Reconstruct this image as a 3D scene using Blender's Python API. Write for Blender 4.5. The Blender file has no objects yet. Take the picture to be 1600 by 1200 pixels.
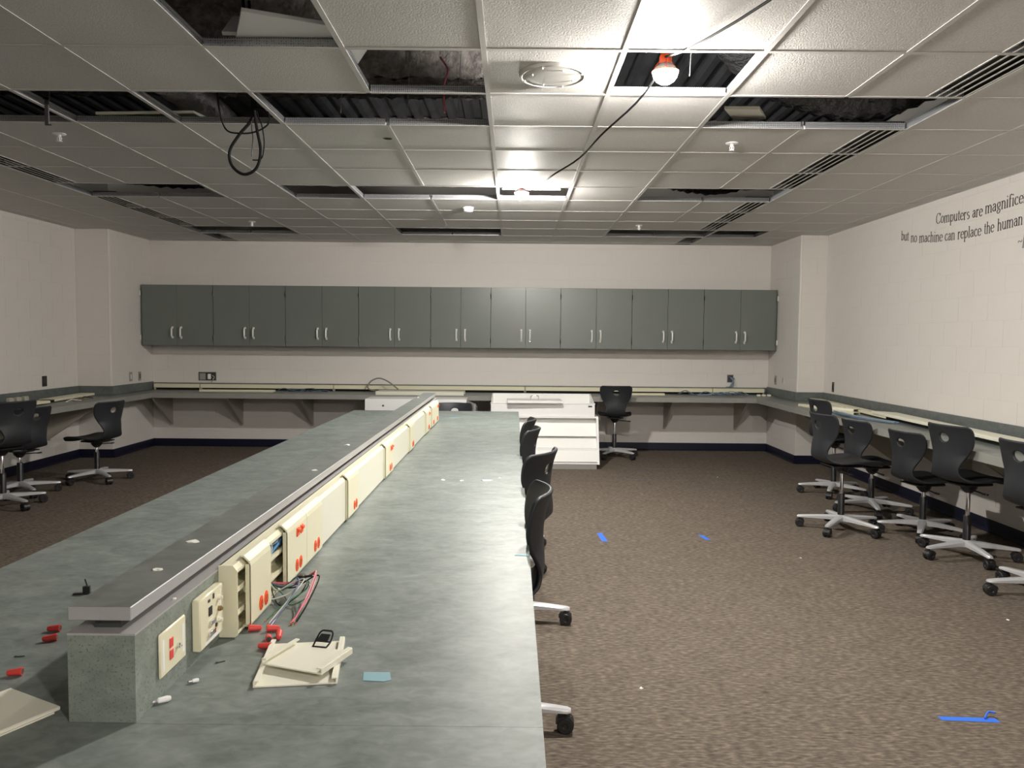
import bpy, bmesh, math, random
from mathutils import Vector, Matrix

# ------------------------------------------------------------------ camera, world, exposure
S = bpy.context.scene
COL = S.collection
random.seed(7)
CAMH = 1.4536
FPX, PITCH, ROLL, YAW = 1224.347, 0.0573, 0.0089, -0.0006
cam_data = bpy.data.cameras.new('camera')
cam_data.sensor_fit = 'HORIZONTAL'
cam_data.sensor_width = 36.0
cam_data.lens = 36.0 * FPX / 1600.0
cam_data.clip_start = 0.05
cam = bpy.data.objects.new('camera', cam_data)
COL.objects.link(cam)
_f = Vector((math.sin(YAW), math.cos(YAW), 0)); _r = Vector((math.cos(YAW), -math.sin(YAW), 0)); _u = Vector((0, 0, 1))
_fw = _f * math.cos(PITCH) - _u * math.sin(PITCH)
_up = _u * math.cos(PITCH) + _f * math.sin(PITCH)
_rr = _r * math.cos(ROLL) + _up * math.sin(ROLL)
_uu = _up * math.cos(ROLL) - _r * math.sin(ROLL)
cam.matrix_world = Matrix(((_rr.x, _uu.x, -_fw.x, 0), (_rr.y, _uu.y, -_fw.y, 0), (_rr.z, _uu.z, -_fw.z, CAMH), (0, 0, 0, 1)))
S.camera = cam

world = bpy.data.worlds.new('world'); S.world = world
world.use_nodes = True
world.node_tree.nodes['Background'].inputs[0].default_value = (0.0, 0.0, 0.0, 1)
world.node_tree.nodes['Background'].inputs[1].default_value = 0.0
S.view_settings.view_transform = 'Standard'
S.view_settings.look = 'None'
S.view_settings.gamma = 1.0
S.view_settings.use_curve_mapping = False
S.view_settings.exposure = 0.0
BULB = 2750.0                    # radiance of the work-light bulbs (the only lamps in the room)
BULB_COL = (1.0, 0.96, 0.89)

# ------------------------------------------------------------------ mesh helpers
class MB:
    """collects faces; build() links them as ONE mesh object"""
    def __init__(self): self.v = []; self.f = []; self.m = []; self.mi = 0
    def add(self, vs, fs):
        o = len(self.v); self.v += [tuple(p) for p in vs]
        for f in fs: self.f.append([o + i for i in f]); self.m.append(self.mi)
        return self
    def box(self, x0, x1, y0, y1, z0, z1, b=0.0):
        if x0 > x1: x0, x1 = x1, x0
        if y0 > y1: y0, y1 = y1, y0
        if z0 > z1: z0, z1 = z1, z0
        if b <= 0:
            v = [(x, y, z) for x in (x0, x1) for y in (y0, y1) for z in (z0, z1)]
            return self.add(v, [(0, 1, 3, 2), (4, 6, 7, 5), (0, 4, 5, 1), (2, 3, 7, 6), (0, 2, 6, 4), (1, 5, 7, 3)])
        b = min(b, (x1 - x0) * .49, (y1 - y0) * .49, (z1 - z0) * .49)
        v = []; idx = {}
        X = (x0, x1); Y = (y0, y1); Z = (z0, z1)
        for i in (0, 1):
            for j in (0, 1):
                for k in (0, 1):
                    dx = b if i == 0 else -b; dy = b if j == 0 else -b; dz = b if k == 0 else -b
                    idx[i, j, k, 0] = len(v); v.append((X[i], Y[j] + dy, Z[k] + dz))
                    idx[i, j, k, 1] = len(v); v.append((X[i] + dx, Y[j], Z[k] + dz))
                    idx[i, j, k, 2] = len(v); v.append((X[i] + dx, Y[j] + dy, Z[k]))
        f = []
        q = [(0, 0), (1, 0), (1, 1), (0, 1)]
        for s in (0, 1):
            a = [idx[s, j, k, 0] for j, k in q]; f.append(a if s else a[::-1])
            a = [idx[i, s, k, 1] for i, k in q]; f.append(a[::-1] if s else a)
            a = [idx[i, j, s, 2] for i, j in q]; f.append(a if s else a[::-1])
        for a in (0, 1):
            for c in (0, 1):
                f.append([idx[a, c, 0, 0], idx[a, c, 1, 0], idx[a, c, 1, 1], idx[a, c, 0, 1]])
                f.append([idx[a, 0, c, 0], idx[a, 1, c, 0], idx[a, 1, c, 2], idx[a, 0, c, 2]])
                f.append([idx[0, a, c, 1], idx[1, a, c, 1], idx[1, a, c, 2], idx[0, a, c, 2]])
        for i in (0, 1):
            for j in (0, 1):
                for k in (0, 1): f.append([idx[i, j, k, 0], idx[i, j, k, 1], idx[i, j, k, 2]])
        return self.add(v, f)
    def prism(self, poly, a0, a1, axis='z'):
        """poly is 2-D; extruded along axis. x: poly=(y,z); y: poly=(x,z); z: poly=(x,y)"""
        n = len(poly)
        def P(p, a): return (a, p[0], p[1]) if axis == 'x' else (p[0], a, p[1]) if axis == 'y' else (p[0], p[1], a)
        v = [P(p, a0) for p in poly] + [P(p, a1) for p in poly]
        f = [list(range(n))[::-1], list(range(n, 2 * n))] + [[i, (i + 1) % n, n + (i + 1) % n, n + i] for i in range(n)]
        return self.add(v, f)
    def tube(self, pts, r, n=8, closed=False):
        pts = [Vector(p) for p in pts]; m = len(pts)
        rs = r if isinstance(r, (list, tuple)) else [r] * m
        v = []; up = None
        for i, p in enumerate(pts):
            if closed: d = pts[(i + 1) % m] - pts[i - 1]
            else: d = pts[min(i + 1, m - 1)] - pts[max(i - 1, 0)]
            d.normalize()
            if up is None:
                up = Vector((0, 0, 1)) if abs(d.z) < .9 else Vector((1, 0, 0))
            side = d.cross(up)
            if side.length < 1e-5: side = d.cross(Vector((.3, .9, .2)))
            side.normalize(); up = side.cross(d).normalized()
            for k in range(n):
                a = 2 * math.pi * k / n
                v.append(p + (side * math.cos(a) + up * math.sin(a)) * rs[i])
        f = []
        for i in range(m if closed else m - 1):
            j = (i + 1) % m
            for k in range(n): f.append([i * n + k, i * n + (k + 1) % n, j * n + (k + 1) % n, j * n + k])
        if not closed:
            f.append(list(range(n))[::-1]); f.append([(m - 1) * n + k for k in range(n)])
        return self.add(v, f)
    def lathe(self, prof, n=16, c=(0, 0, 0), axis='z'):
        v = []; f = []; m = len(prof)
        for (r, h) in prof:
            for k in range(n):
                a = 2 * math.pi * k / n; p = (r * math.cos(a), r * math.sin(a), h)
                if axis == 'x': p = (p[2], p[0], p[1])
                if axis == 'y': p = (p[0], p[2], p[1])
                v.append((p[0] + c[0], p[1] + c[1], p[2] + c[2]))
        for i in range(m - 1):
            for k in range(n): f.append([i * n + k, i * n + (k + 1) % n, (i + 1) * n + (k + 1) % n, (i + 1) * n + k])
        f.append(list(range(n))[::-1]); f.append([(m - 1) * n + k for k in range(n)])
        return self.add(v, f)
    def mesh(self, name, mats, smooth=True, fix=True):
        me = bpy.data.meshes.new(name); me.from_pydata(self.v, [], self.f)
        mats = mats if isinstance(mats, (list, tuple)) else [mats]
        for m in mats: me.materials.append(m)
        if len(mats) > 1: me.polygons.foreach_set('material_index', self.m)
        if fix:
            bm = bmesh.new(); bm.from_mesh(me); bmesh.ops.recalc_face_normals(bm, faces=bm.faces); bm.to_mesh(me); bm.free()
        if smooth:
            me.polygons.foreach_set('use_smooth', [True] * len(me.polygons)); me.set_sharp_from_angle(angle=math.radians(38))
        me.update()
        return me
    def build(self, name, mats, parent=None, loc=(0, 0, 0), rot=(0, 0, 0), smooth=True, label=None):
        return link(name, self.mesh(name, mats, smooth), parent, loc, rot, label)

def link(name, me, parent=None, loc=(0, 0, 0), rot=(0, 0, 0), label=None):
    o = bpy.data.objects.new(name, me); COL.objects.link(o)
    o.location = loc; o.rotation_euler = rot
    if parent: o.parent = parent
    if label: o['label'] = label
    return o
def tag(o, label, cat, group=None, kind=None):
    o['label'] = label; o['category'] = cat
    if group: o['group'] = group
    if kind: o['kind'] = kind
    return o
def thing(name, label, cat, loc=(0, 0, 0), rotz=0.0, group=None):
    o = bpy.data.objects.new(name, None); COL.objects.link(o); o.empty_display_size = .1
    o.location = loc; o.rotation_euler = (0, 0, rotz)
    return tag(o, label, cat, group)
def struct(o):
    o['kind'] = 'structure'; return o
def copy_tree(o, parent=None):
    c = o.copy(); COL.objects.link(c)
    if parent: c.parent = parent
    for ch in list(o.children): copy_tree(ch, c)
    return c
def spline(pts, n=8):
    """Catmull-Rom through pts"""
    P = [Vector(p) for p in pts]; out = []
    for i in range(len(P) - 1):
        a = P[max(i - 1, 0)]; b = P[i]; c = P[i + 1]; d = P[min(i + 2, len(P) - 1)]
        for k in range(n):
            t = k / n
            out.append(.5 * ((2 * b) + (c - a) * t + (2 * a - 5 * b + 4 * c - d) * t * t + (3 * b - a - 3 * c + d) * t ** 3))
    out.append(P[-1]); return out

# ------------------------------------------------------------------ materials
def mat(name, color, rough=.5, metal=0.0, spec=.5, noise=None, bump=None, emit=None, coat=0.0):
    """noise=(scale, amount[, second colour, stretch]); bump=(scale, strength, distance)"""
    m = bpy.data.materials.new(name); m.use_nodes = True
    nt = m.node_tree; b = nt.nodes['Principled BSDF']
    b.inputs['Base Color'].default_value = (*color, 1); b.inputs['Roughness'].default_value = rough
    b.inputs['Metallic'].default_value = metal; b.inputs['Specular IOR Level'].default_value = spec
    b.inputs['Coat Weight'].default_value = coat
    tc = nt.nodes.new('ShaderNodeTexCoord')
    def mp(stretch=(1, 1, 1), src='Object'):
        n = nt.nodes.new('ShaderNodeMapping'); n.inputs['Scale'].default_value = stretch
        nt.links.new(tc.outputs[src], n.inputs['Vector']); return n
    if noise:
        n = nt.nodes.new('ShaderNodeTexNoise'); n.inputs['Scale'].default_value = noise[0]; n.inputs['Detail'].default_value = 4
        nt.links.new(mp(noise[3] if len(noise) > 3 else (1, 1, 1)).outputs[0], n.inputs['Vector'])
        mx = nt.nodes.new('ShaderNodeMix'); mx.data_type = 'RGBA'
        c2 = noise[2] if len(noise) > 2 and noise[2] else tuple(c * (1 - noise[1]) for c in color)
        mx.inputs[6].default_value = (*color, 1); mx.inputs[7].default_value = (*c2, 1)
        rp = nt.nodes.new('ShaderNodeMapRange'); rp.inputs[1].default_value = .35; rp.inputs[2].default_value = .65
        nt.links.new(n.outputs[0], rp.inputs[0]); nt.links.new(rp.outputs[0], mx.inputs[0]); nt.links.new(mx.outputs[2], b.inputs['Base Color'])
    if bump:
        n = nt.nodes.new('ShaderNodeTexNoise'); n.inputs['Scale'].default_value = bump[0]; n.inputs['Detail'].default_value = 5
        nt.links.new(mp().outputs[0], n.inputs['Vector'])
        bp = nt.nodes.new('ShaderNodeBump'); bp.inputs['Strength'].default_value = bump[1]; bp.inputs['Distance'].default_value = bump[2]
        nt.links.new(n.outputs[0], bp.inputs['Height']); nt.links.new(bp.outputs[0], b.inputs['Normal'])
    if emit:
        b.inputs['Emission Color'].default_value = (*emit[0], 1); b.inputs['Emission Strength'].default_value = emit[1]
    return m

def laminate(name, base, dark, light, blot=6.0, speck=None, rough=.33, spec=.5):
    """mottled laminate: soft blotches of two tones, optional dark specks"""
    m = bpy.data.materials.new(name); m.use_nodes = True
    nt = m.node_tree; N = nt.nodes; L = nt.links; b = N['Principled BSDF']
    b.inputs['Roughness'].default_value = rough; b.inputs['Specular IOR Level'].default_value = spec
    g = N.new('ShaderNodeNewGeometry')
    mp = N.new('ShaderNodeMapping'); mp.inputs['Scale'].default_value = (1.0, 1.5, 1.5); L.new(g.outputs['Position'], mp.inputs['Vector'])
    n1 = N.new('ShaderNodeTexNoise'); n1.inputs['Scale'].default_value = blot; n1.inputs['Detail'].default_value = 3; n1.inputs['Distortion'].default_value = .5
    n2 = N.new('ShaderNodeTexNoise'); n2.inputs['Scale'].default_value = blot * 3.3; n2.inputs['Detail'].default_value = 4; n2.inputs['Distortion'].default_value = .8
    L.new(mp.outputs[0], n1.inputs['Vector']); L.new(mp.outputs[0], n2.inputs['Vector'])
    r = N.new('ShaderNodeValToRGB'); e = r.color_ramp.elements
    e[0].position = .34; e[0].color = (*dark, 1); e[1].position = .68; e[1].color = (*light, 1)
    k = e.new(.5); k.color = (*base, 1)
    a = N.new('ShaderNodeMath'); a.operation = 'MULTIPLY_ADD'; a.inputs[1].default_value = .55
    a2 = N.new('ShaderNodeMath'); a2.operation = 'MULTIPLY'; a2.inputs[1].default_value = .45
    L.new(n2.outputs[0], a2.inputs[0]); L.new(n1.outputs[0], a.inputs[0]); L.new(a2.outputs[0], a.inputs[2]); L.new(a.outputs[0], r.inputs[0])
    out = r.outputs[0]
    if speck:
        v = N.new('ShaderNodeTexNoise'); v.inputs['Scale'].default_value = 240; v.inputs['Detail'].default_value = 2
        L.new(g.outputs['Position'], v.inputs['Vector'])
        rr = N.new('ShaderNodeMapRange'); rr.inputs[1].default_value = .57; rr.inputs[2].default_value = .68; L.new(v.outputs[0], rr.inputs[0])
        mx = N.new('ShaderNodeMix'); mx.data_type = 'RGBA'; L.new(rr.outputs[0], mx.inputs[0]); L.new(out, mx.inputs[6]); mx.inputs[7].default_value = (*speck, 1)
        out = mx.outputs[2]
    L.new(out, b.inputs['Base Color'])
    return m

def carpet_mat():
    m = bpy.data.materials.new('carpet'); m.use_nodes = True
    nt = m.node_tree; N = nt.nodes; L = nt.links; b = N['Principled BSDF']
    b.inputs['Roughness'].default_value = .95; b.inputs['Specular IOR Level'].default_value = .15
    g = N.new('ShaderNodeNewGeometry')
    def noise(scale, st, det=3):
        mp = N.new('ShaderNodeMapping'); mp.inputs['Scale'].default_value = st; L.new(g.outputs['Position'], mp.inputs['Vector'])
        n = N.new('ShaderNodeTexNoise'); n.inputs['Scale'].default_value = scale; n.inputs['Detail'].default_value = det
        L.new(mp.outputs[0], n.inputs['Vector']); return n
    n1 = noise(36, (.8, 2.0, 1), 4); n2 = noise(6, (1, 1.3, 1), 3); n3 = noise(60, (.4, 2.6, 1), 2)
    r = N.new('ShaderNodeValToRGB'); e = r.color_ramp.elements
    e[0].position = .33; e[0].color = (.080, .068, .056, 1); e[1].position = .68; e[1].color = (.285, .232, .184, 1)
    k = e.new(.50); k.color = (.162, .131, .105, 1); k = e.new(.42); k.color = (.124, .106, .088, 1)
    s = N.new('ShaderNodeMath'); s.operation = 'MULTIPLY_ADD'; s.inputs[1].default_value = .62
    t = N.new('ShaderNodeMath'); t.operation = 'MULTIPLY'; t.inputs[1].default_value = .38
    L.new(n3.outputs[0], t.inputs[0]); L.new(n1.outputs[0], s.inputs[0]); L.new(t.outputs[0], s.inputs[2]); L.new(s.outputs[0], r.inputs[0])
    mx = N.new('ShaderNodeMix'); mx.data_type = 'RGBA'; mx.blend_type = 'MULTIPLY'; mx.inputs[0].default_value = .35
    L.new(r.outputs[0], mx.inputs[6]); L.new(n2.outputs[0], mx.inputs[7]); L.new(mx.outputs[2], b.inputs['Base Color'])
    bp = N.new('ShaderNodeBump'); bp.inputs['Strength'].default_value = .5; bp.inputs['Distance'].default_value = .004
    L.new(n1.outputs[0], bp.inputs['Height']); L.new(bp.outputs[0], b.inputs['Normal'])
    return m

def punched_mat():
    """galvanised tee web with rows of punched holes"""
    m = bpy.data.materials.new('galvanised_punched'); m.use_nodes = True
    nt = m.node_tree; N = nt.nodes; L = nt.links; b = N['Principled BSDF']
    b.inputs['Roughness'].default_value = .42; b.inputs['Metallic'].default_value = .6
    g = N.new('ShaderNodeNewGeometry'); v = N.new('ShaderNodeTexVoronoi'); v.inputs['Scale'].default_value = 95; v.inputs['Randomness'].default_value = .15
    L.new(g.outputs['Position'], v.inputs['Vector'])
    r = N.new('ShaderNodeValToRGB'); e = r.color_ramp.elements
    e[0].position = .26; e[0].color = (.06, .06, .065, 1); e[1].position = .34; e[1].color = (.42, .43, .45, 1)
    L.new(v.outputs['Distance'], r.inputs[0]); L.new(r.outputs[0], b.inputs['Base Color'])
    return m

M = {}
M['wall'] = mat('painted_block', (.735, .700, .665), .55, spec=.35, noise=(1.3, .06), bump=(260, .12, .002))
M['wall_smooth'] = mat('painted_wall', (.735, .700, .665), .6, spec=.3)
M['tile'] = mat('ceiling_tile', (.68, .662, .64),   .62, spec=.08, noise=(70, .10), bump=(130, .5, .004))
M['tee'] = mat('white_tee', (.60, .585, .565), .5, spec=.2)
M['web'] = punched_mat()
M['black'] = mat('black_void', (.012, .012, .012), .8)
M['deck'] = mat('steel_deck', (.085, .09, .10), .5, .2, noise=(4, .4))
M['fireproof'] = mat('sprayed_fireproofing', (.42, .38, .36), .95, noise=(18, .5), bump=(40, 1.0, .02))
M['foil'] = mat('foil_wrap', (.75, .75, .77), .25, .8, bump=(14, .9, .05))
M['plastic_wrap'] = mat('dark_plastic_wrap', (.06, .06, .065), .12, .4, bump=(16, 1.0, .05))
M['duct'] = mat('grey_duct', (.36, .34, .32), .5, .2, noise=(6, .3))
M['carpet'] = carpet_mat()
M['navy'] = mat('navy_rubber', (.0045, .005, .020), .5, spec=.25)
M['cab'] = mat('grey_laminate', (.160, .178, .162), .33, spec=.5, noise=(2.5, .05))
M['cab_edge'] = mat('grey_laminate_edge', (.085, .095, .086), .45)
M['counter'] = laminate('counter_laminate', (.165, .180, .172), (.125, .140, .132), (.205, .220, .210), 7, rough=.4)
M['counter_edge'] = mat('counter_edge', (.30, .30, .275), .4, noise=(9, .08))
M['splash'] = laminate('splash_laminate', (.125, .140, .136), (.09, .105, .10), (.16, .175, .17), 9, rough=.45)
M['table'] = laminate('table_laminate', (.182, .207, .195), (.130, .151, .141), (.245, .270, .257), 8.5, rough=.42, spec=.22)
M['hutch'] = laminate('hutch_laminate', (.215, .245, .218), (.17, .196, .172), (.26, .29, .262), 12, speck=(.115, .135, .115), rough=.45)
M['hutch_top'] = laminate('hutch_top_laminate', (.165, .178, .168), (.12, .132, .124), (.205, .22, .21), 7, rough=.38)
M['edge_band'] = mat('grey_edge_band', (.36, .355, .36), .35)
M['ledge'] = mat('pale_ledge', (.40, .385, .39), .4)
M['bracket'] = mat('bracket_grey', (.42, .39, .33), .5)
M['ivory'] = mat('ivory_plastic', (.76, .725, .535), .38, spec=.5)
M['ivory_pale'] = mat('pale_ivory_cover', (.74, .73, .61), .38)
M['cream'] = mat('cream_plate', (.82, .80, .68), .35)
M['white'] = mat('white_paint', (.87, .87, .87), .35, noise=(3, .02))
M['white_in'] = mat('white_interior', (.88, .875, .85), .5)
M['grey_metal'] = mat('grey_metal', (.30, .30, .30), .4, .5)
M['kick'] = mat('grey_kick', (.28, .27, .25), .5)
M['orange'] = mat('orange_plastic', (.90, .10, .012), .4)
M['red'] = mat('red_plastic', (.74, .065, .055), .42)
M['black_plastic'] = mat('black_plastic', (.012, .012, .013), .35)
M['shell'] = mat('charcoal_shell', (.019, .021, .025), .5, spec=.38, bump=(900, .10, .0006))
M['rubber'] = mat('black_rubber', (.014, .014, .015), .45)
M['silver'] = mat('silver_paint', (.60, .60, .62), .36, .25)
M['chrome'] = mat('chrome', (.75, .75, .76), .14, 1.0)
M['pull'] = mat('satin_pull', (.82, .81, .77), .35, .1)
M['tape'] = mat('blue_tape', (.035, .16, .72), .6)
M['tape_dull'] = mat('worn_blue_tape', (.10, .13, .26), .7)
M['tape_pale'] = mat('pale_blue_tape', (.20, .37, .42), .6)
M['blue_wire'] = mat('blue_wire', (.10, .15, .22), .6)
M['lightblue_wire'] = mat('light_blue_wire', (.25, .33, .39), .6)
M['data_blue'] = mat('data_blue_wire', (.09, .28, .52), .4)
M['green_wire'] = mat('green_wire', (.03, .16, .07), .4)
M['white_wire'] = mat('white_wire', (.62, .62, .58), .4)
M['pink_wire'] = mat('pink_wire', (.70, .16, .24), .4)
M['red_wire'] = mat('red_wire', (.5, .04, .06), .4)
M['black_wire'] = mat('black_wire', (.010, .010, .010), .7, spec=.12)
M['purple_wire'] = mat('purple_wire', (.12, .05, .25), .4)
M['copper'] = mat('copper_tip', (.75, .32, .14), .3, .9)
M['grey_cable'] = mat('grey_cable', (.22, .22, .20), .5)
M['brass'] = mat('old_brass', (.30, .20, .10), .45, .6)
M['paper'] = mat('paper_scrap', (.85, .84, .80), .7)
M['ink'] = mat('black_vinyl', (.018, .014, .016), .5)
M['ink_grey'] = mat('grey_vinyl', (.16, .155, .15), .5)
M['bulb'] = mat('lit_bulb', (1, 1, 1), .3, emit=(BULB_COL, BULB))
M['dark_grey'] = mat('dark_grey', (.05, .05, .05), .5)
M['plate_grey'] = mat('grey_plate', (.32, .31, .28), .4)

def grille_mat():
    m = bpy.data.materials.new('perforated_grille'); m.use_nodes = True
    nt = m.node_tree; b = nt.nodes['Principled BSDF']; b.inputs['Roughness'].default_value = .55; b.inputs['Specular IOR Level'].default_value = .2
    tc = nt.nodes.new('ShaderNodeTexCoord'); w = nt.nodes.new('ShaderNodeTexWave'); w.wave_type = 'RINGS'; w.rings_direction = 'Z'; w.inputs['Scale'].default_value = 48
    nt.links.new(tc.outputs['Object'], w.inputs['Vector'])
    r = nt.nodes.new('ShaderNodeValToRGB'); r.color_ramp.elements[0].color = (.42, .41, .38, 1); r.color_ramp.elements[1].color = (.62, .61, .58, 1)
    nt.links.new(w.outputs[0], r.inputs[0]); nt.links.new(r.outputs[0], b.inputs['Base Color'])
    return m
M['grille'] = grille_mat()

# ------------------------------------------------------------------ room shell
XL, XR, XPL, XPR = -5.15, 3.69, -4.75, 3.37      # side walls, pilaster faces
YB, YP, YF = 10.33, 9.27, -3.2                   # back wall, pilaster front, wall behind the camera
ZC = 2.698                                       # underside of the ceiling grid
ZD = 3.65                                        # steel deck above
floor = MB().box(XL - .2, XR + .2, YF - .2, YB + .2, -.1, 0).build('floor', M['carpet'], smooth=False); struct(floor)

BW, BH, JG = .4064, .2032, .002
_blk = {}
def block_mesh(w, h):
    k = (round(w, 3), round(h, 3))
    if k not in _blk:
        # slab in local x-z, front at y=0 facing -y, 12 mm deep, softened arris
        d, c, t = .012, .0035, .0008
        v = [(c, -0, c), (w - c, 0, c), (w - c, 0, h - c), (c, 0, h - c), (0, t, 0), (w, t, 0), (w, t, h), (0, t, h), (0, d, 0), (w, d, 0), (w, d, h), (0, d, h)]
        f = [(0, 1, 2, 3), (0, 4, 5, 1), (1, 5, 6, 2), (2, 6, 7, 3), (3, 7, 4, 0), (4, 8, 9, 5), (5, 9, 10, 6), (6, 10, 11, 7), (7, 11, 8, 4)]
        mb = MB(); mb.add(v, f); _blk[k] = mb.mesh('block', M['wall'], smooth=False)
    return _blk[k]
def block_face(parent, origin, rotz, length, ztop, off=0.0):
    """lay painted blocks over a wall face; origin = start at floor, local +x along the wall, front faces local -y"""
    z = 0.0; row = 0; R = Matrix.Rotation(rotz, 3, 'Z')
    while z < ztop - .02:
        h = min(BH, ztop - z) - JG
        x = 0.0; first = True
        while x < length - .015:
            w = BW
            if first:
                w = BW - off if row % 2 == 0 else (BW / 2 - off if BW / 2 - off > .03 else BW * 1.5 - off)
                w = min(w, BW); first = False
            w = min(w, length - x)
            p = R @ Vector((x + JG / 2, 0, 0))
            link('block', block_mesh(w - JG, h), parent, (origin[0] + p.x, origin[1] + p.y, z + JG / 2), (0, 0, rotz))
            x += w
        z += BH; row += 1
DP = .0025                                       # joints are recessed this far
wall_back = struct(MB().box(XL - .2, XR + .2, YB + DP, YB + .2, 0, ZD).build('wall_back', M['wall_smooth'], smooth=False))
wall_left = struct(MB().box(XL - .2, XL - DP, YF - .2, YB + .2, 0, ZD).build('wall_left', M['wall_smooth'], smooth=False))
wall_right = struct(MB().box(XR + DP, XR + .2, YF - .2, YB + .2, 0, ZD).build('wall_right', M['wall_smooth'], smooth=False))
wall_front = struct(MB().box(XL - .2, XR + .2, YF - .2, YF, 0, ZD).build('wall_front', M['wall_smooth'], smooth=False))
pil_r = MB().box(XPR + DP, XR + .05, YP + DP, YB + .05, 0, ZD).build('pilaster', M['wall_smooth'], wall_right, smooth=False)
pil_l = MB().box(XL - .05, XPL - DP, YP + DP, YB + .05, 0, ZD).build('pilaster', M['wall_smooth'], wall_left, smooth=False)
ZW = ZC + .03
block_face(wall_back, (XPL, YB, 0), 0, XPR - XPL, ZW)
block_face(wall_right, (XR, YP, 0), -math.pi / 2, YP - 3.6, ZW, .1)
block_face(wall_left, (XL, 6.4, 0), math.pi / 2, YP - 6.4, ZW, .05)
block_face(pil_r, (XPR, YB, 0), -math.pi / 2, YB - YP, ZW)
block_face(pil_r, (XPR, YP, 0), 0, XR - XPR, ZW)
block_face(pil_l, (XPL, YP, 0), math.pi / 2, YB - YP, ZW)
block_face(pil_l, (XL, YP, 0), 0, XPL - XL, ZW)

for par, cx in ((pil_r, XPR + .0165), (pil_l, XPL - .0165)):
    MB().lathe([(.019, .862), (.019, ZW)], 20, (cx, YP + .0165, 0)).build('bullnose_corner', M['wall_smooth'], par)

BBH = .10
def baseboard(name, pts):
    """navy rubber cove base along a run of wall points (room side on the left hand of travel)"""
    mb = MB()
    for a, b in zip(pts[:-1], pts[1:]):
        a = Vector((*a, 0)); b = Vector((*b, 0)); d = (b - a).normalized(); n = Vector((-d.y, d.x, 0))
        prof = [(0, BBH), (.006, BBH), (.008, BBH - .004), (.008, .03), (.014, .010), (.022, .002), (0, .002)]
        v = []
        for q, e in ((a, -1), (b, 1)):
            for (o, z) in prof: v.append(q + n * o + d * e * o * 0 + Vector((0, 0, z)))
        m = len(prof)
        mb.add(v, [list(range(m)), list(range(m, 2 * m))[::-1]] + [[i, (i + 1) % m, m + (i + 1) % m, m + i] for i in range(m)])
    return struct(mb.build(name, M['navy']))
baseboard('baseboard_right', [(XR, YF), (XR, YP), (XPR, YP), (XPR, YB)])
baseboard('baseboard_back', [(XPR, YB), (XPL, YB)])
baseboard('baseboard_left', [(XPL, YB), (XPL, YP), (XL, YP), (XL, YF)])

# ------------------------------------------------------------------ ceiling: deck, grid, tiles
T = .6096; GX0, GY0 = -.1376, .4093
gx = lambda c: GX0 + c * T
gy = lambda k: GY0 + k * T
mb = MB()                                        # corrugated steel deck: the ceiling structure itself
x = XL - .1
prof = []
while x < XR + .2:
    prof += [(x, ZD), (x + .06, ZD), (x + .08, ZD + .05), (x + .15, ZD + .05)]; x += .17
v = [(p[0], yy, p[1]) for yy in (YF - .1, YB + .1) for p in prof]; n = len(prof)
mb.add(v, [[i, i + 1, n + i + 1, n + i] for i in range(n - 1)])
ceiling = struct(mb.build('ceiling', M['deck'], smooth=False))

COLS = [XL, gx(-8), gx(-7), gx(-6), gx(-5), gx(-4), gx(-3), gx(-2), gx(-1), gx(0), gx(1), gx(2), gx(3), gx(4), gx(5), gx(6), XR]
CIDX = [-9, -8, -7, -6, -5, -4, -3, -2, -1, 0, 1, 2, 3, 4, 5, 6]       # column index of each cell
DW = .34 * T                                     # slot diffuser width
OPEN = {(-2, 4), (-1, 5), (1, 5), (-6, 6), (-5, 6), (-4, 6), (-3, 6), (-2, 6), (-1, 6), (2, 6), (3, 6),
        (-6, 10), (-5, 10), (-3, 10), (-2, 10), (-1, 10), (0, 10), (2, 10), (3, 10),
        (-6, 14), (-5, 14), (-2, 14), (-1, 14), (2, 14), (3, 14), (4, 14)}
NOTEE = {(c, k) for k in (6, 10, 14) for c in (-5, -1, 3)}             # no tee inside a removed 2x4 light
_tl = {}
def tile_mesh(w, d):
    k = (round(w, 3), round(d, 3))
    if k not in _tl: _tl[k] = MB().box(0, w, 0, d, 0, .016, .0025).mesh('tile', M['tile'], smooth=False)
    return _tl[k]
K0, K1 = 1, 16
for k in range(K0, K1 + 1):
    y0 = gy(k); y1 = gy(k + 1) if k < 16 else YB
    for i, c in enumerate(CIDX):
        x0, x1 = COLS[i], COLS[i + 1]
        if (c, k) in OPEN: continue
        if c > 4 or c < -6:
            if y1 > YP and (x0 > XPR - .1 or x1 < XPL + .1): 
                if y0 > YP: continue
        if c == 3: x1 -= DW
        if c == -6: x0 += DW
        xa, xb, ya, yb = x0 + .004, x1 - .004, y0 + .004, y1 - .004
        if xb > XPR and ya > YP - .01: xb = min(xb, XPR - .004)
        if xa < XPL and ya > YP - .01: xa = max(xa, XPL + .004)
        if xb - xa < .03 or yb - ya < .03: continue
        link('tile', tile_mesh(xb - xa, yb - ya), ceiling, (xa, ya, ZC + .0035))
_te = {}
def tee_mesh(L, along):
    k = (round(L, 3), along)
    if k not in _te:
        m_ = MB()
        if along == 'y':
            m_.box(-.012, .012, 0, L, 0, .0022); m_.mi = 1; m_.box(-.0012, .0012, 0, L, .0022, .036); m_.box(-.004, .004, 0, L, .036, .044)
        else:
            m_.box(0, L, -.012, .012, 0, .0022); m_.mi = 1; m_.box(0, L, -.0012, .0012, .0022, .034); m_.box(0, L, -.004, .004, .034, .041)
        _te[k] = m_.mesh('tee', [M['tee'], M['web']], smooth=False)
    return _te[k]
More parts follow.
